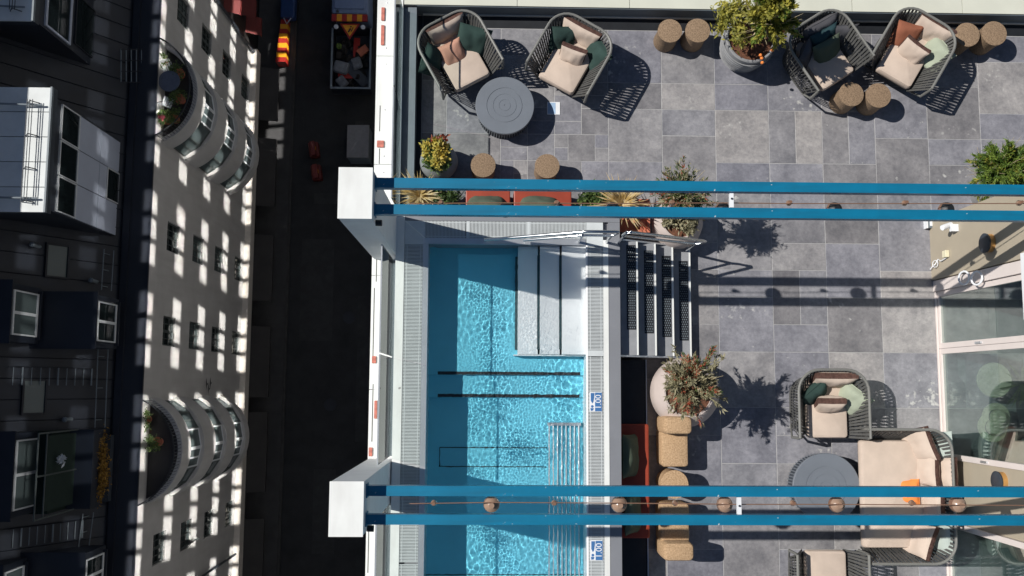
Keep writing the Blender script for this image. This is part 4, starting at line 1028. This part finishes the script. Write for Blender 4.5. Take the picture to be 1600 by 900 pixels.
# E faces -90
pillow(1300, 593, .62, -90, 74, 0, 'beige', 'long beige back pillow with brown trim in the armchair facing down the photo', .64, .40, .17, True)
pillow(1273, 614, .58, -50, 62, 0, 'dgreen', 'bottle green pillow rolled against the left arm of the armchair facing down the photo', .44, .42, .20)
pillow(1330, 625, .58, -140, 45, 15, 'mint', 'pale green pillow in the armchair facing down the photo', .48, .46)
pillow(1294, 632, .60, -90, 72, 0, 'beige', 'small plump beige pillow with brown trim in front of the bottle green one', .42, .36, .19, True)
# sofa faces 180
pillow(1436, 694, .60, 200, 38, 0, 'beige', 'beige pillow with brown trim at the upper corner of the sofa', .50, .50, .15, True)
pillow(1466, 699, .58, 185, 55, 0, 'pale', 'pale aqua pillow at the upper back of the sofa', .46, .46, .14)
pillow(1446, 733, .60, 180, 40, 0, 'beige', 'beige pillow with brown trim in the middle of the sofa', .48, .44, .15, True)
pillow(1474, 738, .62, 180, 60, 0, 'beige', 'beige back pillow with brown trim behind the middle one of the sofa', .46, .44, .14, True)
pillow(1419, 768, .56, 180, 22, 0, 'orange', 'small orange pillow under the blue beam', .36, .30, .12)
pillow(1455, 792, .60, 180, 62, 0, 'beige', 'beige pillow with brown trim seen between the blue beams', .46, .44, .14, True)
pillow(1437, 843, .60, 160, 42, 0, 'beige', 'beige pillow with brown trim at the lower corner of the sofa', .50, .48, .15, True)
pillow(1467, 842, .58, 180, 60, 0, 'pale', 'pale aqua pillow at the lower back of the sofa', .44, .44, .14)

# ================================================================ TABLES AND STOOLS
def drum_table(px, py, r, h, label):
    p = at(px, py, h); t = thing('drum_table', label, 'table', (p.x, p.y, 0), 0, 'round ribbed drum tables')
    q = MB(); q.lathe([(r - .03, h - .05), (r, h - .045), (r, h - .008), (r - .008, h), (r * .62, h), (r * .62, h - .006), (r * .58, h - .006), (r * .58, h), (r * .40, h), (r * .40, h - .004), (r * .385, h - .004), (r * .385, h), (r * .20, h), (r * .20, h - .004), (r * .185, h - .004), (r * .185, h), (.012, h), (.012, h - .006), (0.001, h - .006)], 64)
    q.build('tabletop', 'table', t, True)
    q = MB(); q.lathe([(r * .9, 0), (r * .86, h * .5), (r * .92, h - .052)], 48); q.build('drum', 'dark', t, True)
    q = MB()
    for k in range(64):
        a = 2 * math.pi * k / 64; q.tube([(r * .93 * math.cos(a), r * .93 * math.sin(a), 0.005), (r * .90 * math.cos(a), r * .90 * math.sin(a), h * .5), (r * .96 * math.cos(a), r * .96 * math.sin(a), h - .055)], .008, 4)
    q.build('ribs', 'table', t, kind='stuff')
drum_table(789, 164.5, .425, .37, 'round slate blue drum table between the two upper left armchairs')
drum_table(1292, 762, .475, .37, 'round slate blue drum table crossed by the lower blue beams')
def stool(px, py, r, h, label, m='cork'):
    p = at(px, py, h); t = thing('stool', label, 'stool', (p.x, p.y, 0), random.Random(px).uniform(0, 6), 'cork stools')
    q = MB(); q.lathe([(r * .93, 0), (r * .95, .02), (r * .90, h * .5), (r * .97, h - .03), (r * .99, h - .012)], 40); q.build('body', m, t, True)
    q = MB(); q.lathe([(r * .99, h - .0115), (r, h - .008), (r * .985, h - .001), (r * .95, h), (.001, h)], 40); q.build('seat', m, t, True)
stool(1047, 48, .178, .44, 'left cork stool of the pair left of the big potted bush')
stool(1090.5, 47.5, .182, .44, 'right cork stool of the pair left of the big potted bush')
stool(755, 258, .178, .42, 'cork stool below the round drum table, next to the yellow flowered pot')
stool(855, 259.5, .178, .42, 'cork stool below the round drum table, farther from the yellow flowered pot')
stool(1330.5, 147, .182, .44, 'left cork stool of the pair in front of the shaded armchair')
stool(1373, 149, .184, .44, 'right cork stool of the pair in front of the shaded armchair')
stool(1512, 54, .183, .44, 'left cork stool of the pair at the upper right, against the armchair')
stool(1554, 52, .186, .44, 'right cork stool of the pair at the upper right')
stool(1054, 757, .195, .44, 'light cork stool between the two cork lounge seats', 'corkl')
def cork_seat(x0, y0, x1, y1, back_top, label):
    """low cork lounge seat: seat block with a higher rounded back block"""
    a, c = at(x0, y0, .42), at(x1, y1, .42); w, d = c.x - a.x, a.y - c.y
    t = thing('cork_lounge_seat', label, 'lounge seat', ((a.x + c.x) / 2, (a.y + c.y) / 2, 0), 0 if back_top else math.pi, 'cork lounge seats')
    q = MB(); q.rbox(-w / 2, w / 2, -d / 2, d / 2 - .20, 0, .42, .05, seg=4, bulge=-.01); q.build('seat', 'corkl', t, True)
    q = MB(); q.rbox(-w / 2 - .005, w / 2 + .005, d / 2 - .24, d / 2 + .0, 0.0, .66, .06, seg=4, bulge=.005); q.build('backrest', 'corkl', t, True)
cork_seat(1033, 650, 1076, 730, True, 'upper cork lounge seat with its back against the round pale planter')
cork_seat(1032, 786, 1078, 872, False, 'lower cork lounge seat under the lowest blue beam')

# benches
def bench(p0, p1, h, label, m, lip, name='bench'):
    t = thing(name, label, 'bench', (0, 0, 0)); x0, x1, y0, y1 = p0[0], p1[0], p0[1], p1[1]
    q = MB(); q.box(x0, x1, y0, y1, 0, h - .05); q.build('base', 'black', t)
    q = MB(); q.rbox(x0, x1, y0, y1, h - .049, h, .02); q.build('seat', m, t)
    return t
t = bench((1.835, -6), (2.235, .40), .30, 'long black bench along the right side of the pool', 'black', None)
q = MB(); q.box(2.236, 2.25, -6, .40, .0, .312); q.build('edge_profile', 'steel', t)
q = MB(); q.rbox(1.838, 2.262, -2.06, -.50, .313, .375, .03); tag(q.build('seat_pad', 'red'), 'red lacquered seat pad on the black bench beside the pool', 'seat pad')
p = at(984, 712, .55); 
def bpillow(px, py, z, yaw, tilt, w, h, t, label, cloth='olive'): return pillow(px, py, z, yaw, tilt, 0, cloth, label, w, h, t)
bpillow(984, 712, .60, 0, 55, .62, .44, .16, 'olive green pillow leaning on the pool wall above the red seat pad'); bpillow(988, 800, .60, 0, 55, .62, .44, .16, 'olive green pillow on the red seat pad between the lower blue beams')
for x0, x1, lab, px in ((728, 797, 'red lacquered bench north of the pool, left of the two', 755), (803, 893, 'red lacquered bench north of the pool, right of the two', 838)):
    a, c = at(x0, 298, .40), at(x1, 330, .40)
    t = thing('bench', lab, 'bench', (0, 0, 0), 0, 'red benches north of the pool')
    q = MB(); q.box(a.x, c.x, 2.415, a.y, 0, .35); q.build('base', 'red', t); q = MB(); q.rbox(a.x, c.x, 2.413, a.y + .01, .352, .41, .02); q.build('seat', 'red', t)
    bpillow(px + 5, 320, .58, 90, 55, .60, .44, .18, 'olive green pillow on the ' + ('left' if x0 < 800 else 'right') + ' red bench north of the pool')

# ================================================================ POTTED PLANTS
def pot(name, label, px, py, z, r, prof, m, rings=0):
    p = at(px, py, z); t = thing(name, label, 'planter', (p.x, p.y, 0))
    q = MB(); q.lathe(prof, 44); q.build('pot', m, t, True)
    return t, p
def roundpot(r, h): return [(r * .62, 0), (r * .86, h * .18), (r, h * .5), (r * .93, h * .78), (r * .74, h * .97), (r * .70, h), (r * .66, h), (r * .64, h * .93), (.01, h * .93)]
def soil(t, r, z): q = MB(); q.lathe([(r, z - .03), (r, z), (r * .5, z + .015), (.01, z + .02)], 24); q.build('soil', 'soil', t, True)
def ball_tree(t, c, rad, seed, mats, n, size, stem_r=.018, twigs=46, base_z=.5, clumps=34, flat=.22):
    rg = random.Random(seed); c = Vector(c)
    q = MB(); q.tube([(0, 0, base_z - .1), (c.x * .3, c.y * .3, base_z + (c.z - base_z) * .45), c], [stem_r * 1.4, stem_r, stem_r * .7], 7); tr = q.build('trunk', 'bark', t)
    q = MB()
    for k in range(twigs):
        d = Vector((rg.gauss(0, 1), rg.gauss(0, 1), rg.gauss(0, .8))).normalized(); e = Vector((d.x * rad[0], d.y * rad[1], d.z * rad[2])) * rg.uniform(.7, 1.02)
        s = c - Vector((0, 0, rad[2] * .4)); mid = s + e * .5 + Vector((rg.uniform(-.04, .04), rg.uniform(-.04, .04), .04)); q.tube([s, mid, c + e], [.008, .005, .002], 4)
    q.build('twig', 'twig', tr, kind='stuff')
    shoots = []
    for k in range(clumps * 3):
        d = Vector((rg.gauss(0, 1), rg.gauss(0, 1), rg.gauss(.25, .8))).normalized()
        shoots.append((d, rg.uniform(.55, 1.12) * (.8 + .45 * noise.noise(d * 1.6 + Vector((seed, 0, 0)))), Vector((rg.gauss(0, .25), rg.gauss(0, .25), rg.gauss(0, .2)))))
    for mname, share, sz, nm in mats:
        q = MB(); sub_ = shoots if share > .3 else shoots[:max(6, int(len(shoots) * (share + .08)))]
        for k in range(int(n * share)):
            d, ln, bend = sub_[rg.randrange(len(sub_))]; u = rg.random() ** .7
            v = d * ln * (.25 + .75 * u) + bend * u * u * .5; pth = Vector((v.x * rad[0], v.y * rad[1], v.z * rad[2])) + c + Vector((rg.gauss(0, .012), rg.gauss(0, .012), rg.gauss(0, .012)))
            s_ = size * sz * rg.uniform(.55, 1.2); ax = (d + Vector((rg.gauss(0, .55), rg.gauss(0, .55), rg.gauss(0, .55)))).normalized()
            m_ = Matrix.Translation(pth) @ ax.to_track_quat('Y', 'Z').to_matrix().to_4x4() @ Matrix.Rotation(rg.uniform(0, 6.28), 4, 'Y')
            q.add([(0, -s_ * .3, 0), (s_ * flat, s_ * .6, s_ * .1), (0, s_ * 1.6, 0), (-s_ * flat, s_ * .6, s_ * .1)], [(0, 1, 2), (0, 2, 3)], m_)
        q.build(nm, mname, t, kind='stuff' if 'flower' in nm else None)
t, p = pot('potted_tree', 'round pale clay planter with a reddish dry shrub on a stem, beside the steps', 1071, 613, .36, .49, roundpot(.49, .60), 'potpink'); soil(t, .32, .56)
c = at(1079, 599, 1.42) - p; ball_tree(t, (c.x, c.y, 1.42), (.44, .44, .36), 1, (('leafd', .68, 1.15, 'foliage'), ('leafg', .10, 1, 'green_leaves'), ('leafr', .22, .9, 'flowers')), 6800, .042, base_z=.55)
t, p = pot('potted_tree', 'round pale clay planter with a dry olive green shrub, below the upper blue beams', 1059, 348, .36, .36, roundpot(.37, .56), 'potpink'); soil(t, .24, .52)
q = MB(); leaves(q, (0, .02, .62), (.26, .26, .14), 700, .042, random.Random(77)); q.build('low_foliage', 'leafd', t)
c = at(1068, 303, 1.5) - p; ball_tree(t, (c.x, c.y, 1.50), (.42, .40, .34), 2, (('leafd', .52, 1, 'foliage'), ('leafg', .38, 1, 'green_leaves'), ('leafr', .10, .9, 'flowers')), 3800, .042, base_z=.55)
prof = [(.27, 0), (.33, .12), (.37, .30), (.385, .46), (.36, .58), (.365, .60), (.35, .615), (.325, .61), (.32, .55), (.01, .55)]
t, p = pot('potted_bush', 'large grey ribbed pot with a tall yellow green bush bearing orange fruit', 1169, 66, .45, .38, prof, 'potgrey'); soil(t, .32, .56)
q = MB()
for z in (.12, .19, .26, .33, .40, .47, .53): q.tube([(.012 * 0 + (.33 + .055 * math.sin((z - .1) * 3.4)) * math.cos(a), (.33 + .055 * math.sin((z - .1) * 3.4)) * math.sin(a), z) for a in [k * 2 * math.pi / 40 for k in range(40)]], .009, 5, closed=True)
q.build('rib', 'potgrey', t)
c = at(1203, 22, 1.5) - p; ball_tree(t, (c.x, c.y, 1.5), (.50, .44, .66), 3, (('leafy', .80, 1, 'foliage'), ('leafb', .20, 1, 'green_leaves')), 6200, .047, base_z=.55, clumps=30, flat=.45)
rg = random.Random(31); q = MB()
for px, py in ((1205, 73), (1203, 68), (1206, 80), (1165, 22), (1240, 30), (1222, 60)):
    w = at(px, py, 1.2 + rg.uniform(-.1, .1)) - p; q = MB(); q.lathe([(.001, -.025), (.02, -.015), (.024, 0), (.02, .015), (.001, .025)], 8); q.build('fruit', 'orange', t, True, loc=(w.x, w.y, w.z))
q = MB(); w = at(1150, 35, .95) - p; leaves(q, (w.x, w.y, .95), (.28, .34, .28), 900, .045, rg, clumps=10); q.build('low_foliage', 'leafy', t)
t, p = pot('flower_pot', 'grey clay pot with yellow flowers next to the street parapet', 685, 249, .40, .27, roundpot(.275, .50), 'potgrey'); soil(t, .18, .46)
rg = random.Random(6); q = MB(); leaves(q, (-.02, -.02, .62), (.22, .25, .15), 900, .04, rg); q.build('foliage', 'leafg', t)
q = MB(); leaves(q, (-.03, -.0, .70), (.19, .22, .12), 750, .034, rg, flat=.6); q.build('flowers', 'leafyel', t, kind='stuff'); q = MB(); leaves(q, (.0, .24, .62), (.14, .08, .08), 90, .035, rg, flat=.6); q.build('pink_flowers', 'leafr', t, kind='stuff')
def spiky(t, c, n, L, seed, m='leafo', up=.8):
    rg = random.Random(seed); q = MB()
    for k in range(n):
        a = rg.uniform(0, 6.28); e = rg.uniform(.15, 1.25); d = Vector((math.cos(a) * math.cos(e), math.sin(a) * math.cos(e), math.sin(e) * up)); l_ = L * rg.uniform(.6, 1.1); w = .011
        s = Vector((-math.sin(a), math.cos(a), 0)) * w; P = Vector(c); m1 = P + d * l_ * .55; e1 = P + d * l_ + Vector((0, 0, -.10 * l_))
        q.add([P - s * .6, P + s * .6, m1 + s, m1 - s, e1], [(0, 1, 2, 3), (3, 2, 4)])
    return q.build('blade', m, t, kind='stuff')
a, c = at(970, 345, .40), at(1014, 362, .40)
t = thing('terracotta_planter', 'square terracotta planter with straw yellow spiky grass beside the pool edge', 'planter', (2.05, 2.45, 0)); p = t.location
q = MB(); q.add([(-.17, -.17, 0), (.17, -.17, 0), (.17, .17, 0), (-.17, .17, 0), (-.24, -.26, .48), (.24, -.26, .48), (.24, .22, .48), (-.24, .22, .48), (-.2, -.22, .48), (.2, -.22, .48), (.2, .18, .48), (-.2, .18, .48), (-.2, -.22, .43), (.2, -.22, .43), (.2, .18, .43), (-.2, .18, .43)],
      [(3, 2, 1, 0), (0, 1, 5, 4), (1, 2, 6, 5), (2, 3, 7, 6), (3, 0, 4, 7), (4, 5, 9, 8), (5, 6, 10, 9), (6, 7, 11, 10), (7, 4, 8, 11), (8, 9, 13, 12), (9, 10, 14, 13), (10, 11, 15, 14), (11, 8, 12, 15), (12, 13, 14, 15)]); q.build('pot', 'terra', t)
w = at(973, 306, .75) - Vector(p); spiky(t, (w.x, w.y - .1, .60), 150, .50, 8)
p = at(927, 314, .5); t = thing('box_hedge_pot', 'low round green box bush left of the straw yellow grass', 'shrub', (p.x, p.y, 0)); q = MB(); q.lathe([(.13, 0), (.18, .36), (.16, .36), (.01, .33)], 24); q.build('pot', 'potgrey', t, True)
q = MB(); leaves(q, (0, 0, .50), (.25, .24, .2), 1500, .028, random.Random(9), flat=.55); q.build('foliage', 'leafg', t)
p = at(655, 306, .5); t = thing('grass_pot', 'pot of straw orange spiky grass at the foot of the upper beams by the parapet', 'planter', (p.x, p.y, 0)); q = MB(); q.lathe([(.12, 0), (.17, .34), (.15, .34), (.01, .31)], 24); q.build('pot', 'potgrey', t, True); spiky(t, (0, .02, .40), 130, .44, 10)
p = at(694, 312, .5); t = thing('green_pot', 'pot of dark green leaves between the spiky grass and the red bench', 'planter', (p.x, p.y, 0)); q = MB(); q.lathe([(.11, 0), (.15, .32), (.13, .32), (.01, .29)], 24); q.build('pot', 'potgrey', t, True); q = MB(); leaves(q, (0, 0, .45), (.2, .2, .16), 700, .04, random.Random(12)); q.build('foliage', 'leafg', t)
p = at(1556, 300, .3); t = thing('potted_bush', 'bright green feathery bush in a pot at the right edge under the upper beams', 'planter', (p.x, p.y, 0)); q = MB(); q.lathe([(.22, 0), (.30, .42), (.27, .42), (.01, .38)], 28); q.build('pot', 'potgrey', t, True)
c = at(1566, 264, 1.0) - p; ball_tree(t, (c.x, c.y, 1.0), (.48, .48, .55), 13, (('leafb', .85, 1, 'foliage'), ('leafy', .15, 1, 'yellow_leaves')), 8500, .047, base_z=.4, clumps=44, flat=.2)

# straw hats and plant behind the glass
for i, (px, py, z, r, m, lab) in enumerate(((1556, 652, .62, .20, 'straw', 'straw hat, topmost of the stack seen through the glass doors'), (1546, 667, .60, .21, 'straw', 'pale straw hat, lowest of the stack seen through the glass doors'), (1553, 594, .45, .25, 'straw', 'flat round woven straw mat seen through the glass doors'))):
    p = at(px, py, z); p.x = max(p.x, 7.0); t = thing('straw_hat' if i < 2 else 'straw_mat', lab, 'hat' if i < 2 else 'mat', p)
    if i < 2:
        q = MB(); q.lathe([(r, 0), (r * .98, .012), (r * .55, .02)], 28); q.build('brim', m, t, True)
        q = MB(); q.lathe([(r * .55, .0205), (r * .50, .11), (r * .35, .13), (.001, .125)], 28); q.build('crown', m, t, True); q = MB(); q.lathe([(r * .565, .02), (r * .55, .045)], 28, cap=False); q.build('band', 'dark', t)
    else: q = MB(); q.lathe([(r, 0), (r * .97, .02), (r * .5, .012), (.001, .02)], 28); q.build('weave', m, t, True)
p = at(1590, 600, .3); t = thing('indoor_plant', 'green strap leaved plant seen through the glass doors', 'plant', (max(p.x, 7.4), p.y, 0)); q = MB(); q.lathe([(.2, 0), (.24, .4), (.01, .38)], 20); q.build('pot', 'dark', t, True); spiky(t, (0, 0, .4), 90, .5, 14, 'leafb')

# ================================================================ STRING LIGHTS between the beam pairs
def lamp_globe(px, py, z, r, label, capm='bulb'):
    p = at(px, py, z); t = thing('pendant_lamp', label, 'pendant lamp', p, 0, 'globe lamps on the festoon cables')
    q = MB(); q.lathe([(.001, -r), (r * .5, -r * .87), (r * .87, -r * .5), (r, 0), (r * .9, r * .45)], 24); q.build('globe', 'copper', t, True)
    q = MB(); q.lathe([(r * .9, r * .452), (r * .6, r * .8), (r * .25, r * .95), (.03, r * 1.3), (.001, r * 1.3)], 24); q.build('cap', capm, t, True)
def small_bulb(px, py, z, label):
    p = at(px, py, z); t = thing('festoon_bulb', label, 'light bulb', p, 0, 'small bulbs on the festoon cables')
    q = MB(); q.lathe([(.001, -.05), (.026, -.035), (.034, -.01), (.026, .018)], 14); q.build('glass_bulb', 'bulb', t, True)
    q = MB(); q.lathe([(.0265, .018), (.02, .03), (.018, .06), (.001, .06)], 12); q.build('socket', 'copper', t, True)
def cable(pts, label):
    q = MB(); q.tube([at(x, y, z) for x, y, z in pts], .006, 5); tag(q.build('festoon_cable', 'copper'), label, 'cable', 'festoon cables')
ZC = 3.18
cable([(640, 318, ZC), (785, 317, ZC), (950, 318, ZC), (1135, 317, ZC), (1233, 318, ZC), (1410, 318, ZC), (1640, 318, ZC)], 'thin festoon cable between the two upper blue beams')
cable([(640, 787, ZC), (768, 785, ZC), (967, 786, ZC), (1155, 788, ZC), (1307, 788, ZC), (1496, 789, ZC), (1640, 790, ZC)], 'thin festoon cable between the two lower blue beams')
wn_ = 'counted from the left'
for i, px in enumerate((768, 967, 1132, 1307, 1496)):
    lamp_globe(px, 788, ZC - .14, .09, ['copper globe lamp over the pool water', 'copper globe lamp over the right rim of the pool', 'copper globe lamp just left of the lower white bracket', 'copper globe lamp over the round drum table', 'copper globe lamp over the back of the sofa'][i])
for i, px in enumerate((678, 866, 1055, 1239, 1425)):
    small_bulb(px, 786, ZC - .05, ['small bulb nearest the lower white pillar', 'small bulb over the jet bench bars in the pool', 'small bulb over the light cork stool', 'small bulb left of the drum table, between the lower beams', 'small bulb over the orange pillow'][i])
for i, px in enumerate((790, 957, 1129, 1303, 1478)):
    lamp_globe(px, 328, ZC - .14, .09, ['globe lamp partly hidden under the upper beams, over the red benches', 'globe lamp partly hidden under the upper beams, by the straw yellow grass', 'globe lamp partly hidden under the upper beams, left of the white bracket', 'globe lamp partly hidden under the upper beams, over bare tiles', 'globe lamp partly hidden under the upper beams, by the floodlight'][i], 'black')
for i, px in enumerate((689, 870, 1050, 1233, 1414, 1593)):
    small_bulb(px, 317, ZC - .04, ['small bulb over the dark green leaves by the parapet', 'small bulb over the right red bench', 'small bulb over the dry olive green shrub', 'small bulb over bare tiles right of the upper white bracket', 'small bulb between the upper beams near the floodlight', 'small bulb at the right edge between the upper beams'][i])
for px, y0, y1, lab in ((1143, 297, 324, 'white bracket joining the two upper blue beams'), (1155, 775, 806, 'white bracket joining the two lower blue beams')):
    a, c = at(px, y0, BT - .05), at(px, y1, BT - .05); q = MB(); q.box(a.x - .022, a.x + .022, c.y, a.y, BT - .09, BT - .05); o = q.build('bracket', 'signw'); tag(o, lab, 'bracket', 'white beam brackets')
    q = MB(); q.lathe([(.012, 0), (.012, .01)], 8, Matrix.Translation((a.x, (a.y + c.y) / 2, BT - .0495))); q.build('bolt', 'dark', o)

# sign lying on the tiles (its printed code is left out)
p = at(865, 169, .012); t = thing('tile_sign', 'small square white plate lying on the tiles right of the drum table', 'sign', (p.x, p.y, 0))
q = MB(); q.box(-.095, .095, -.095, .095, .001, .008); q.build('plate', 'signw', t); q = MB(); q.box(-.085, .03, -.085, .085, .0081, .0092); q.build('blue_field', mat('pale_blue_panel', (.35, .50, .70), .5), t)  # pale blue over the left part of the plate

# ================================================================ STREET: lorry, barriers, box, light
p0 = at(517, 139, -36.4); p1 = at(581, 46, -36.4)
bw = p1.x - p0.x; bl = p1.y - p0.y
t = thing('lorry', 'open tipper lorry with grey blue cab and red and yellow warning board, loaded with rubble', 'lorry', (p0.x, p0.y, ZS))
zb0, zb1 = 1.0, 1.9
q = MB(); q.box(0, bw, 0, bl, zb0 - .1, zb0); q.build('bed_floor', 'dark', t)
q = MB(); q.box(0, .07, 0, bl, zb0, zb1).box(bw - .07, bw, 0, bl, zb0, zb1).box(.071, bw - .071, 0, .07, zb0, zb1).box(.071, bw - .071, bl - .07, bl, zb0, zb1 + .3); q.build('side_board', 'gutter', t)
q = MB(); q.box(-.02, .08, -.02, bl, zb1 + .001, zb1 + .05).box(bw - .08, bw + .02, -.02, bl, zb1 + .001, zb1 + .05).box(.081, bw - .081, -.02, .08, zb1 + .001, zb1 + .05); q.build('side_rail', 'ledge', t)
q = MB(); q.rbox(.1, bw - .1, bl + .45, bl + 2.6, .6, 2.85, .15); q.build('cab', 'truckb', t, True)
q = MB(); q.rbox(.25, bw - .25, bl + .7, bl + 2.2, 2.851, 2.95, .1); q.build('cab_roof', 'truckb', t, True)
q = MB(); q.box(.3, bw - .3, bl + 2.601, bl + 2.62, 1.6, 2.5); q.build('windscreen', 'pane', t)
q = MB(); q.lathe([(.07, 2.86), (.07, 3.0), (.03, 3.03)], 12, Matrix.Translation((.45, bl + .55, 0))); q.build('beacon', 'dark', t)
n = 7; bwid = bw - .25
for k in range(n):
    q = MB(); q.box(.125 + bwid * k / n, .125 + bwid * (k + 1) / n - .003, bl + .05, bl + .42, 2.75, 2.86); q.build('board_stripe', 'yellow' if k % 2 else 'wred', t)
q = MB(); q.box(.1, bw - .1, bl + .06, bl + .41, 2.70, 2.748); q.build('board_back', 'dark', t)
for dx in (.36, bw - .36): q = MB(); q.lathe([(.12, 2.70), (.12, 2.78), (.09, 2.79)], 16, Matrix.Translation((dx, bl - .25, 0))); q.build('warning_light', 'winw', t)
q = MB(); cx = bw / 2; q.prism([(cx - .55, bl - .02), (cx, bl - .90), (cx + .55, bl - .02)], 2.60, 2.63); sg = q.build('warning_sign', 'wred', t)
q = MB(); q.prism([(cx - .40, bl - .10), (cx, bl - .74), (cx + .40, bl - .10)], 2.631, 2.64); q.build('sign_face', 'yellow', sg)
q = MB(); q.lathe([(.05, 2.641), (.05, 2.65)], 10, Matrix.Translation((cx + .06, bl - .20, 0))).prism([(cx - .12, bl - .50), (cx + .0, bl - .28), (cx + .10, bl - .30), (cx - .04, bl - .52)], 2.641, 2.65).prism([(cx + .05, bl - .45), (cx + .16, bl - .22), (cx + .20, bl - .24), (cx + .1, bl - .48)], 2.641, 2.65); q.build('sign_symbol', 'black', sg)
for y in (.8, bl + 1.9):
    for x in (.05, bw - .30): q = MB(); q.lathe([(.30, 0), (.45, .04), (.45, .21), (.30, .25)], 20, Matrix.Translation((x, y, .46)) @ Matrix.Rotation(R(90), 4, 'Y')); q.build('wheel', 'rubber', t, True)
rg = random.Random(21)
base = Vector((p0.x, p0.y, ZS))
q = MB()
for j in range(70):
    x, y = rg.uniform(.2, bw - .25), rg.uniform(.25, bl - .5); s = rg.uniform(.08, .22)
    q.rbox(-s, s, -s * .8, s * .8, 0, s * .9, s * .25, Matrix.Translation((x, y, zb0 + rg.uniform(0, .35))) @ Euler((rg.uniform(-.6, .6), rg.uniform(-.6, .6), rg.uniform(0, 3))).to_matrix().to_4x4(), seg=1)
q.build('rubble', 'shop', t, kind='stuff')
for mm, x, y, s, lab, cnm in (('bag', .5, 1.3, .40, 'larger grey sack lying at the left board of the lorry', 'rubble_sack'), ('bag', 1.35, 1.55, .32, 'smaller grey sack in the middle of the lorry load', 'rubble_sack'), ('bag', .55, .5, .3, 'grey sack at the tail of the lorry', 'rubble_sack'),
                           ('wred', 1.3, 2.5, .34, 'rust red scrap sheet near the cab of the lorry', 'scrap_sheet'), ('wred', .9, .9, .36, 'rust red scrap sheet at the tail of the lorry', 'scrap_sheet'), ('terra', 1.7, 2.3, .12, 'reddish crate lying in the open lorry', 'crate'), ('leafb', .35, 2.5, .12, 'yellow green bucket in the open lorry', 'bucket'), ('dark', 1.4, .9, .55, 'long dark board lying across the lorry load', 'board')):
    q = MB()
    if mm == 'bag': q.rbox(-s, s, -s * .8, s * .8, 0, s * .9, s * .3, bulge=.03)
    elif mm == 'leafb': q.lathe([(.12, 0), (.16, .3), (.14, .3), (.01, .28)], 16)
    elif mm == 'terra': q.box(-.3, .3, -.2, .2, 0, .2)
    else: q.box(-s * 1.6, s * 1.6, -s * .5, s * .5, 0, .05)
    o = q.build(cnm, mm, loc=base + Vector((min(x, bw - .5), y, zb0 + .42))); o.rotation_euler = (rg.uniform(-.2, .2), rg.uniform(-.2, .2), rg.uniform(0, 3)); tag(o, lab, cnm.replace('_', ' '))
a, c = at(431, 97, -37.3), at(446, 28, -37.3)
t = thing('striped_barrier', 'long red and yellow striped road barrier beside the lorry', 'barrier', (a.x, a.y, ZS)); L = c.y - a.y
for k in range(9):
    q = MB(); y0 = L * k / 9; w0 = .56 - .02 * k; x0 = .02 * k
    q.box(x0, x0 + w0, y0, y0 + L / 9 - .01, .02, .95 - .03 * k); q.build('segment', 'wred' if k % 2 == 0 else 'yellow', t)
q = MB(); q.lathe([(.16, 0), (.16, .2), (.08, .28)], 14, Matrix.Translation((.38, L + .2, .5))); q.build('lamp', 'yellow', t, True); q = MB(); q.box(.28, .48, L + .0, L + .4, .02, .499); q.build('lamp_stand', 'black', t)
p = at(449, 8, -37.2); t = thing('blue_trolley', 'small blue trolley in the street above the striped barrier', 'trolley', (p.x, p.y, ZS))
q = MB(); q.rbox(-.4, .4, -.7, .7, .35, .95, .1); q.build('body', mat('dull_blue', (.012, .04, .14), .5), t); q = MB(); q.box(-.42, -.3, -.6, .6, .02, .34).box(.3, .42, -.6, .6, .02, .34); q.build('wheel_frame', 'black', t); q = MB(); q.tube([(-.2, -.72, .9), (0, -1.1, 1.0), (.2, -.72, .9)], .03, 6); q.build('handle', 'panelw', t)
for px, py, lab in ((489, 232, 'red road barrier block in the dark street, upper one'), (493, 268, 'red road barrier block in the dark street, lower one')):
    p = at(px, py, -37.5); t = thing('barrier_block', lab, 'barrier', (p.x, p.y, ZS), R(8), 'red barrier blocks in the street')
    q = MB(); q.rbox(-.27, .27, -.42, .42, .01, .55, .06); q.build('block', 'blockr', t); q = MB(); q.rbox(-.14, .14, -.4, .4, .551, .85, .05); q.build('top', 'blockr', t); q = MB(); q.box(-.145, .145, -.1, .1, .6, .80); q.build('reflector', 'yellow', t)
a, c = at(541, 246, -36.6), at(577, 195, -36.6); t = thing('site_box', 'pale grey covered builder container beside the hotel front', 'container', (a.x, a.y, ZS))
w, d = c.x - a.x, c.y - a.y; q = MB(); q.box(0.03, w - .03, .03, d - .03, .01, 1.45); q.build('body', 'ledge', t); q = MB(); q.add([(0, 0, 1.46), (w, 0, 1.46), (w, d, 1.46), (0, d, 1.46), (0.02, .02, 1.56), (w - .02, .02, 1.56), (w - .02, d - .02, 1.64), (0.02, d - .02, 1.56)], [(0, 1, 5, 4), (1, 2, 6, 5), (2, 3, 7, 6), (3, 0, 4, 7), (4, 5, 6, 7)]); q.build('cover', mat('pale_tarpaulin', (.22, .22, .23), .9, var=.08), t)
